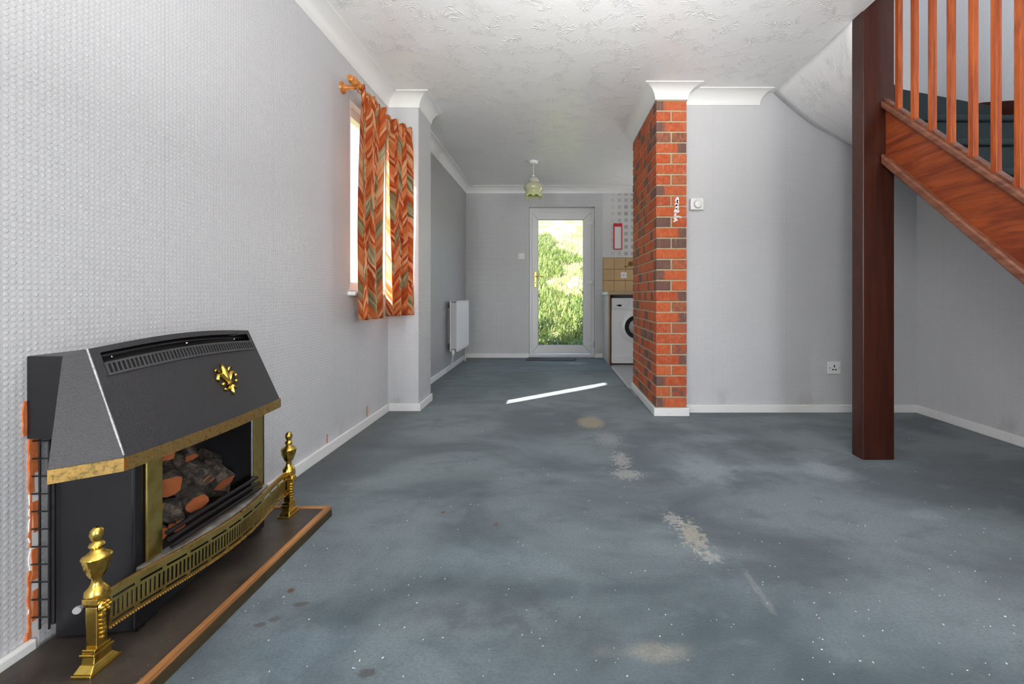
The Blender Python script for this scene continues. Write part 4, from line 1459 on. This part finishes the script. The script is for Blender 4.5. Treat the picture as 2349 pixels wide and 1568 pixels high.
def log(p0, p1, r0, r1, ends=(0, 1), name='log'):
    p0, p1 = Vector(p0), Vector(p1)
    d = (p1 - p0).normalized()
    a = d.cross(Vector((0.2, 0.1, 1))).normalized()
    b = d.cross(a)
    nn, mm = 14, 7
    vs, fs = [], []
    off = Vector((lr.random() * 9, lr.random() * 9, lr.random() * 9))
    for j in range(mm + 1):
        t = j / mm
        c = p0.lerp(p1, t)
        r = r0 + (r1 - r0) * t
        for i in range(nn):
            an = 2 * PI * i / nn
            dr_ = a * math.cos(an) + b * math.sin(an)
            k = 1 + 0.34 * noise.noise(dr_ * 1.6 + off + d * t * 1.5) + 0.16 * noise.noise(dr_ * 5 + off)
            vs.append(c + dr_ * r * k)
    for j in range(mm):
        for i in range(nn):
            fs.append((j * nn + i, j * nn + (i + 1) % nn, (j + 1) * nn + (i + 1) % nn, (j + 1) * nn + i))
    fs += [tuple(range(nn))[::-1], tuple(mm * nn + i for i in range(nn))]
    o = MB().add(vs, fs).build(name, 'log', fire, smooth=True, angle=50)
    for e in ends:
        idx = 0 if e == 0 else mm * nn
        dd = -d if e == 0 else d
        cen = p0 if e == 0 else p1
        ring_ = [cen + (vs[idx + i] - cen) * 0.97 + dd * 0.0012 for i in range(nn)]
        MB().add(ring_, [tuple(range(nn))]).build('cut_end', 'ember', o, fix=False)
    return o


Z0 = 0.212
log((-1.135, 1.250, Z0 + .150), (-1.062, 1.205, Z0 + .112), 0.036, 0.033, (1,))
log((-1.150, 1.300, Z0 + .160), (-1.045, 1.335, Z0 + .075), 0.032, 0.034, ())
log((-1.105, 1.385, Z0 + .105), (-1.034, 1.372, Z0 + .050), 0.030, 0.029, (1,))
log((-1.105, 1.300, Z0 + .075), (-1.030, 1.262, Z0 + .040), 0.030, 0.028, (1,))
log((-1.140, 1.275, Z0 + .205), (-1.085, 1.222, Z0 + .195), 0.021, 0.020, (1,))
log((-1.140, 1.395, Z0 + .115), (-1.120, 1.450, Z0 + .085), 0.031, 0.026, ())
log((-1.060, 1.165, Z0 + .060), (-1.025, 1.195, Z0 + .040), 0.022, 0.020, ())
log((-1.100, 1.170, Z0 + .090), (-1.048, 1.150, Z0 + .078), 0.022, 0.018, (1,))
log((-1.080, 1.160, Z0 + .030), (-1.028, 1.142, Z0 + .014), 0.022, 0.020, (1,))
log((-1.060, 1.225, Z0 + .022), (-1.026, 1.190, Z0 + .012), 0.020, 0.018, (1,))
log((-1.100, 1.310, Z0 + .200), (-1.066, 1.285, Z0 + .165), 0.014, 0.016, (1,))
log((-1.068, 1.330, Z0 + .105), (-1.036, 1.312, Z0 + .088), 0.017, 0.014, (1,))
log((-1.110, 1.225, Z0 + .040), (-1.050, 1.290, Z0 + .022), 0.028, 0.024, ())
log((-1.120, 1.330, Z0 + .040), (-1.060, 1.420, Z0 + .022), 0.028, 0.024, ())

# wire guard ladder at the near edge of the casing
wg = MB()
wy = 1.010
for x in (-1.198, -1.176):
    wg.tube([(x, wy + .008, 0.075), (x, wy + .008, 0.522)], 0.0022, 6)
for i in range(11):
    z = 0.105 + i * .041
    wg.tube([(-1.214, wy + .004, z), (-1.172, wy + .006, z)], 0.0018, 6)
wg.build('wire_guard', 'black_satin', fire)
tp = MB().tube([(-1.12, 1.045, 0.115), (-1.115, 1.025, 0.117)], 0.005, 12)
tp.tube([(-1.115, 1.025, 0.117), (-1.113, 1.019, 0.117)], 0.0085, 12)
tp.build('gas_tap', 'plastic_grey', fire, smooth=True)
for x in (-1.17, -1.03):
    B(x, x + .02, 1.06, 1.08, HT, HT + .006).build('foot', 'black_satin', fire)

# bare brick and torn plaster where the paper stops short of the fire
wallL = bpy.data.objects['wall_left']
def chip(mat, y0, y1, z0, z1, t):
    pts = []
    nz = max(3, int((z1 - z0) / .012))
    left = [(y0 + lr.uniform(-.0022, .0022), z0 + (z1 - z0) * i / nz) for i in range(nz + 1)]
    right = [(y1 + lr.uniform(-.0008, .0008), z1 - (z1 - z0) * i / nz) for i in range(nz + 1)]
    MB().prism(left + right, lambda p, k: (XL - .001 if k == 0 else XL + t, p[0], p[1])).build('brick_chip', mat, wallL)
chip('plaster_bit', 1.011, 1.030, 0.020, 0.520, .002)
chip('brick_raw', 1.009, 1.028, 0.440, 0.523, .005)
chip('brick_raw', 1.010, 1.019, 0.395, 0.440, .004)
chip('brick_raw', 1.016, 1.026, 0.300, 0.372, .0045)
chip('brick_raw', 1.010, 1.014, 0.270, 0.400, .003)
chip('brick_raw', 1.013, 1.026, 0.190, 0.262, .0045)
chip('brick_raw', 1.008, 1.013, 0.060, 0.215, .0035)
chip('brick_raw', 1.014, 1.026, 0.095, 0.165, .0045)
chip('brick_raw', 1.003, 1.012, 0.028, 0.075, .0050)
chip('brick_raw', 2.8465, 2.8535, 0.060, 0.128, .002)
chip('brick_raw', 2.343, 2.348, 0.060, 0.105, .002)
chip('brick_raw', 0.999, 1.0055, 0.530, 0.610, .003)

# ------------------------------------------------------------------ brass fender
fd = thing('fender', (-0.98, 1.29, HT), 'pierced brass bow-fronted fender with urn-topped posts standing on the hearth', 'fender')


def fender_post(y, x):
    g = HT
    p = MB()
    # stepped base, long side along the wall
    def frus(z0, z1, a0, b0, a1, b1):
        p.hexa([(x - a0, y - b0, z0), (x + a0, y - b0, z0), (x + a0, y + b0, z0), (x - a0, y + b0, z0),
                (x - a1, y - b1, z1), (x + a1, y - b1, z1), (x + a1, y + b1, z1), (x - a1, y + b1, z1)])
    frus(g, g + .007, .022, .034, .022, .034)
    frus(g + .007, g + .020, .020, .031, .015, .021)
    frus(g + .020, g + .036, .0145, .020, .0135, .017)
    frus(g + .036, g + .042, .017, .022, .017, .022)
    frus(g + .042, g + .050, .0145, .018, .0145, .018)
    o = p.build('post_base', 'brass', fd, bevel=0.0015)
    p = MB()
    frus(g + .050, g + .138, .0115, .0115, .0125, .0125)
    frus(g + .138, g + .146, .0125, .0125, .016, .016)
    frus(g + .146, g + .158, .016, .016, .0165, .0165)
    col = p.build('post_shaft', 'brass', fd, bevel=0.0012)
    # leafy drop and rosette on the room side
    r = MB()
    r.lathe([(0.0135, x + .016), (0.012, x + .020), (0.004, x + .022)], (0, y, g + .135), 12, 'x')
    for i in range(6):
        a = 2 * PI * i / 6
        r.ball((x + .021, y + .0085 * math.cos(a), g + .135 + .0085 * math.sin(a)), 0.0042, 6, 5)
    r.ball((x + .023, y, g + .135), 0.0038, 6, 5)
    for i in range(6):
        r.ball((x + .0135, y, g + .113 - i * .0095), 0.0072 - i * .0006, 6, 5, (.7, 1, 1.1))
    r.build('rosette', 'brass', col, smooth=True)
    u = MB()
    u.lathe([(0.0165, g + .158), (0.021, g + .163), (0.020, g + .172), (0.014, g + .178), (0.010, g + .186), (0.0085, g + .196),
             (0.013, g + .203), (0.019, g + .218), (0.023, g + .236), (0.026, g + .244), (0.024, g + .248), (0.014, g + .254),
             (0.009, g + .260), (0.014, g + .268), (0.012, g + .273), (0.007, g + .277), (0.0105, g + .284), (0.0125, g + .292),
             (0.011, g + .301), (0.006, g + .307), (0.001, g + .309)], (x, y, 0), 20)
    for i, q in enumerate(u.v):            # fluting on the bowl
        if g + .200 < q[2] < g + .240:
            a = math.atan2(q[1] - y, q[0] - x)
            k = 1 + 0.07 * math.cos(10 * a)
            u.v[i] = (x + (q[0] - x) * k, y + (q[1] - y) * k, q[2])
    u.build('urn_finial', 'brass', fd, smooth=True, angle=45)


fender_post(0.960, -1.004)
fender_post(1.625, -0.984)
NP, NC = 11, 12
zr = [0.113, 0.121, 0.1265, 0.133, 0.168, 0.1745, 0.180, 0.196]
fy = lambda t: 0.972 + 0.640 * t
def frail(u, v):
    y = fy(u)
    j = round(v * (len(zr) - 1))
    return (fender_x(y) + 0.004 * math.sin(PI * (zr[j] - .113) / .083), y, zr[j])
def fkeep(i, j):
    c_ = i % NC
    if j in (1, 5):
        return not (1 <= c_ <= NC - 2)
    if j == 3:
        return c_ % 2 == 0
    return True
fr_o = MB().grid(NP * NC, len(zr) - 1, frail, fkeep).build('pierced_rail', 'brass_satin', fd, solid=0.0022, fix=False)
bd = MB()
for i in range(110):
    t = (i + .5) / 110
    y = fy(t)
    bd.ball((fender_x(y) + .002, y, 0.1115), 0.0028, 6, 4)
for seg in range(60):
    a, b = fy(seg / 60), fy((seg + 1) / 60)
    bd.hexa([(fender_x(a) - .002, a, 0.196), (fender_x(a) + .0045, a, 0.196), (fender_x(b) + .0045, b, 0.196), (fender_x(b) - .002, b, 0.196),
             (fender_x(a) - .001, a, 0.201), (fender_x(a) + .003, a, 0.201), (fender_x(b) + .003, b, 0.201), (fender_x(b) - .001, b, 0.201)])
tag(bd.build('beaded_edge', 'brass_old', fr_o, smooth=True), kind='stuff')

# ------------------------------------------------------------------ bits on the carpet
rd_ = random.Random(21)
db = MB()
for i in range(260):
    if i < 190:
        v = rd_.uniform(1180, 1560)
        u = rd_.uniform(430, 2340)
    else:
        v = rd_.uniform(960, 1180)
        u = rd_.uniform(800, 2300)
    y = EYE * F / (v - CY)
    x = (u - CX) / F * y
    if x < HX + .01 and y < HY1 + .02:
        continue
    if PX0 - .03 < x < PX1 + .03 and y > PY0 - .03 or (NPX0 - .02 < x < NPX1 + .02 and NPY0 - .02 < y < NPY1 + .02):
        continue
    s = rd_.uniform(.0006, .0015)
    mt_ = Matrix.Translation((x, y, 0.0015)) @ Matrix.Rotation(rd_.uniform(0, PI), 4, 'Z') @ Matrix.Rotation(rd_.uniform(-.5, .5), 4, 'X')
    db.box(-s * rd_.uniform(.8, 2.2), s * 1.2, -s * .7, s * .7, -s * .4, s * .4, mt_)
tag(db.build('carpet_crumbs', 'plaster_bit'), 'tiny pale crumbs and lint scattered over the worn carpet', 'debris', None, 'stuff')
M['scrap'] = plain('dry_brown_leaf', (0.16, 0.055, 0.02), 0.8, var=0.4)
for i, (u, v, lab) in enumerate(((667, 1357, 'dry brown leaf scrap on the carpet close to the hearth edge'), (742, 1060, 'dark leaf scrap on the carpet beyond the far fender post'),
                                 (1017, 1178, 'brown scrap lying out on the middle of the carpet'), (1137, 1205, 'dark crumb of leaf further out on the open carpet'))):
    y = EYE * F / (v - CY)
    x = (u - CX) / F * y
    m = MB()
    s = .0075 if i < 2 else .006
    m.grid(4, 3, lambda a, b: (x + (a - .5) * s * 2.2, y + (b - .5) * s * (1.6 - 2 * abs(a - .5)), 0.003 + .004 * abs(b - .5) + .003 * a))
    tag(m.build('leaf_scrap', 'scrap', solid=0.001), lab, 'leaf', 'leaf scraps on the carpet')

# ------------------------------------------------------------------ garden beyond the door
def bank(x, y):
    base = -0.06 + 0.42 * max(0, y - 6.9)
    return base + 0.07 * noise.noise(Vector((x * .9, y * .9, 0))) + 0.02 * noise.noise(Vector((x * 4, y * 4, 3)))


gm = MB().grid(60, 60, lambda u, v: (-2.4 + 6.4 * u, 6.14 + 11 * v, bank(-2.4 + 6.4 * u, 6.14 + 11 * v)))
struct(gm.build('ground_garden', 'bank', smooth=True, angle=180), 'sunlit rising garden bank seen through the glazed door', 'garden')
struct(MB().prism([(-60, -60), (60, -60), (60, 60), (-60, 60)], lambda p, k: (p[0], p[1], -0.6 if k == 0 else -0.35)).build('ground', 'bank'), 'ground outside the house', 'ground')

gr_ = random.Random(5)


def blades(nb, mat, name, label, dense, y0, y1, hmin, hmax, x0=-1.6, x1=2.0):
    m = MB()
    cnt = 0
    while cnt < nb:
        x, y = gr_.uniform(x0, x1), gr_.uniform(y0, y1)
        d = noise.noise(Vector((x * 1.3, y * 1.1, 7)))
        if not dense(x, y, d):
            continue
        cnt += 1
        z = bank(x, y)
        h = gr_.uniform(hmin, hmax)
        a = gr_.uniform(0, 2 * PI)
        lean = gr_.uniform(.15, .8) * h
        w_ = h * gr_.uniform(.03, .07) + .004
        dx, dy = math.cos(a), math.sin(a)
        sx_, sy_ = -dy * w_, dx * w_
        m.add([(x - sx_, y - sy_, z), (x + sx_, y + sy_, z),
               (x + dx * lean * .35 + sx_ * .8, y + dy * lean * .35 + sy_ * .8, z + h * .6), (x + dx * lean * .35 - sx_ * .8, y + dy * lean * .35 - sy_ * .8, z + h * .6),
               (x + dx * lean, y + dy * lean, z + h * .95)], [(0, 1, 2, 3), (3, 2, 4)])
    tag(m.build(name, mat, fix=False), label, 'grass', None, 'stuff')


blades(9000, 'blade', 'grass_green', 'long green grass on the sunlit bank outside the door', lambda x, y, d: d > -.02 + .25 * math.sin(x * 2.5 - .6), 6.5, 13.5, .06, .22)
blades(5000, 'straw', 'grass_dry', 'dry straw-coloured grass on the bank outside the door', lambda x, y, d: d < .12, 7.0, 13.5, .04, .13)


def shrub(x, y, r, h, nl, label, size=.055):
    t = thing('garden_shrub', (x, y, bank(x, y)), label, 'shrub', 'garden plants outside the door')
    m, stems = MB(), MB()
    z0 = bank(x, y)
    for k in range(7):
        a = gr_.uniform(0, 2 * PI)
        stems.tube([(x, y, z0 - .02), (x + .4 * r * math.cos(a), y + .4 * r * math.sin(a), z0 + h * .5), (x + .8 * r * math.cos(a), y + .8 * r * math.sin(a), z0 + h * .9)], [.008, .006, .003], 5)
    for k in range(nl):
        a, q, hh = gr_.uniform(0, 2 * PI), math.sqrt(gr_.random()), gr_.random()
        rr = r * q * (0.55 + .6 * math.sin(PI * min(1, hh * .9 + .1)))
        c_ = Vector((x + rr * math.cos(a), y + rr * math.sin(a), z0 + h * hh))
        rot = Matrix.Rotation(gr_.uniform(0, 2 * PI), 3, 'Z') @ Matrix.Rotation(gr_.uniform(-.9, .9), 3, 'X')
        L = size * gr_.uniform(.6, 1.3)
        pts = [(0, 0, 0), (-.32 * L, .5 * L, .05 * L), (0, .55 * L, -.03 * L), (.32 * L, .5 * L, .05 * L), (0, 1.15 * L, -.1 * L)]
        m.add([c_ + rot @ Vector(p) for p in pts], [(0, 2, 1), (0, 3, 2), (1, 2, 4), (2, 3, 4)])
    stems.build('stems', 'scrap', t)
    tag(m.build('foliage', 'leaf', t, fix=False), kind='stuff')


shrub(0.66, 7.6, .26, 0.85, 700, 'leafy green plant crowding the hinge side of the garden door')
shrub(0.95, 9.2, .38, 0.95, 800, 'taller bush higher up the bank behind the leafy plant', .07)
shrub(-0.42, 7.5, .22, 0.55, 500, 'low green clump outside the handle side of the garden door')
shrub(0.50, 6.85, .22, 0.26, 350, 'small plant close against the foot of the garden door')
shrub(-0.12, 6.95, .24, 0.28, 350, 'trailing weeds outside the door near the handle side')
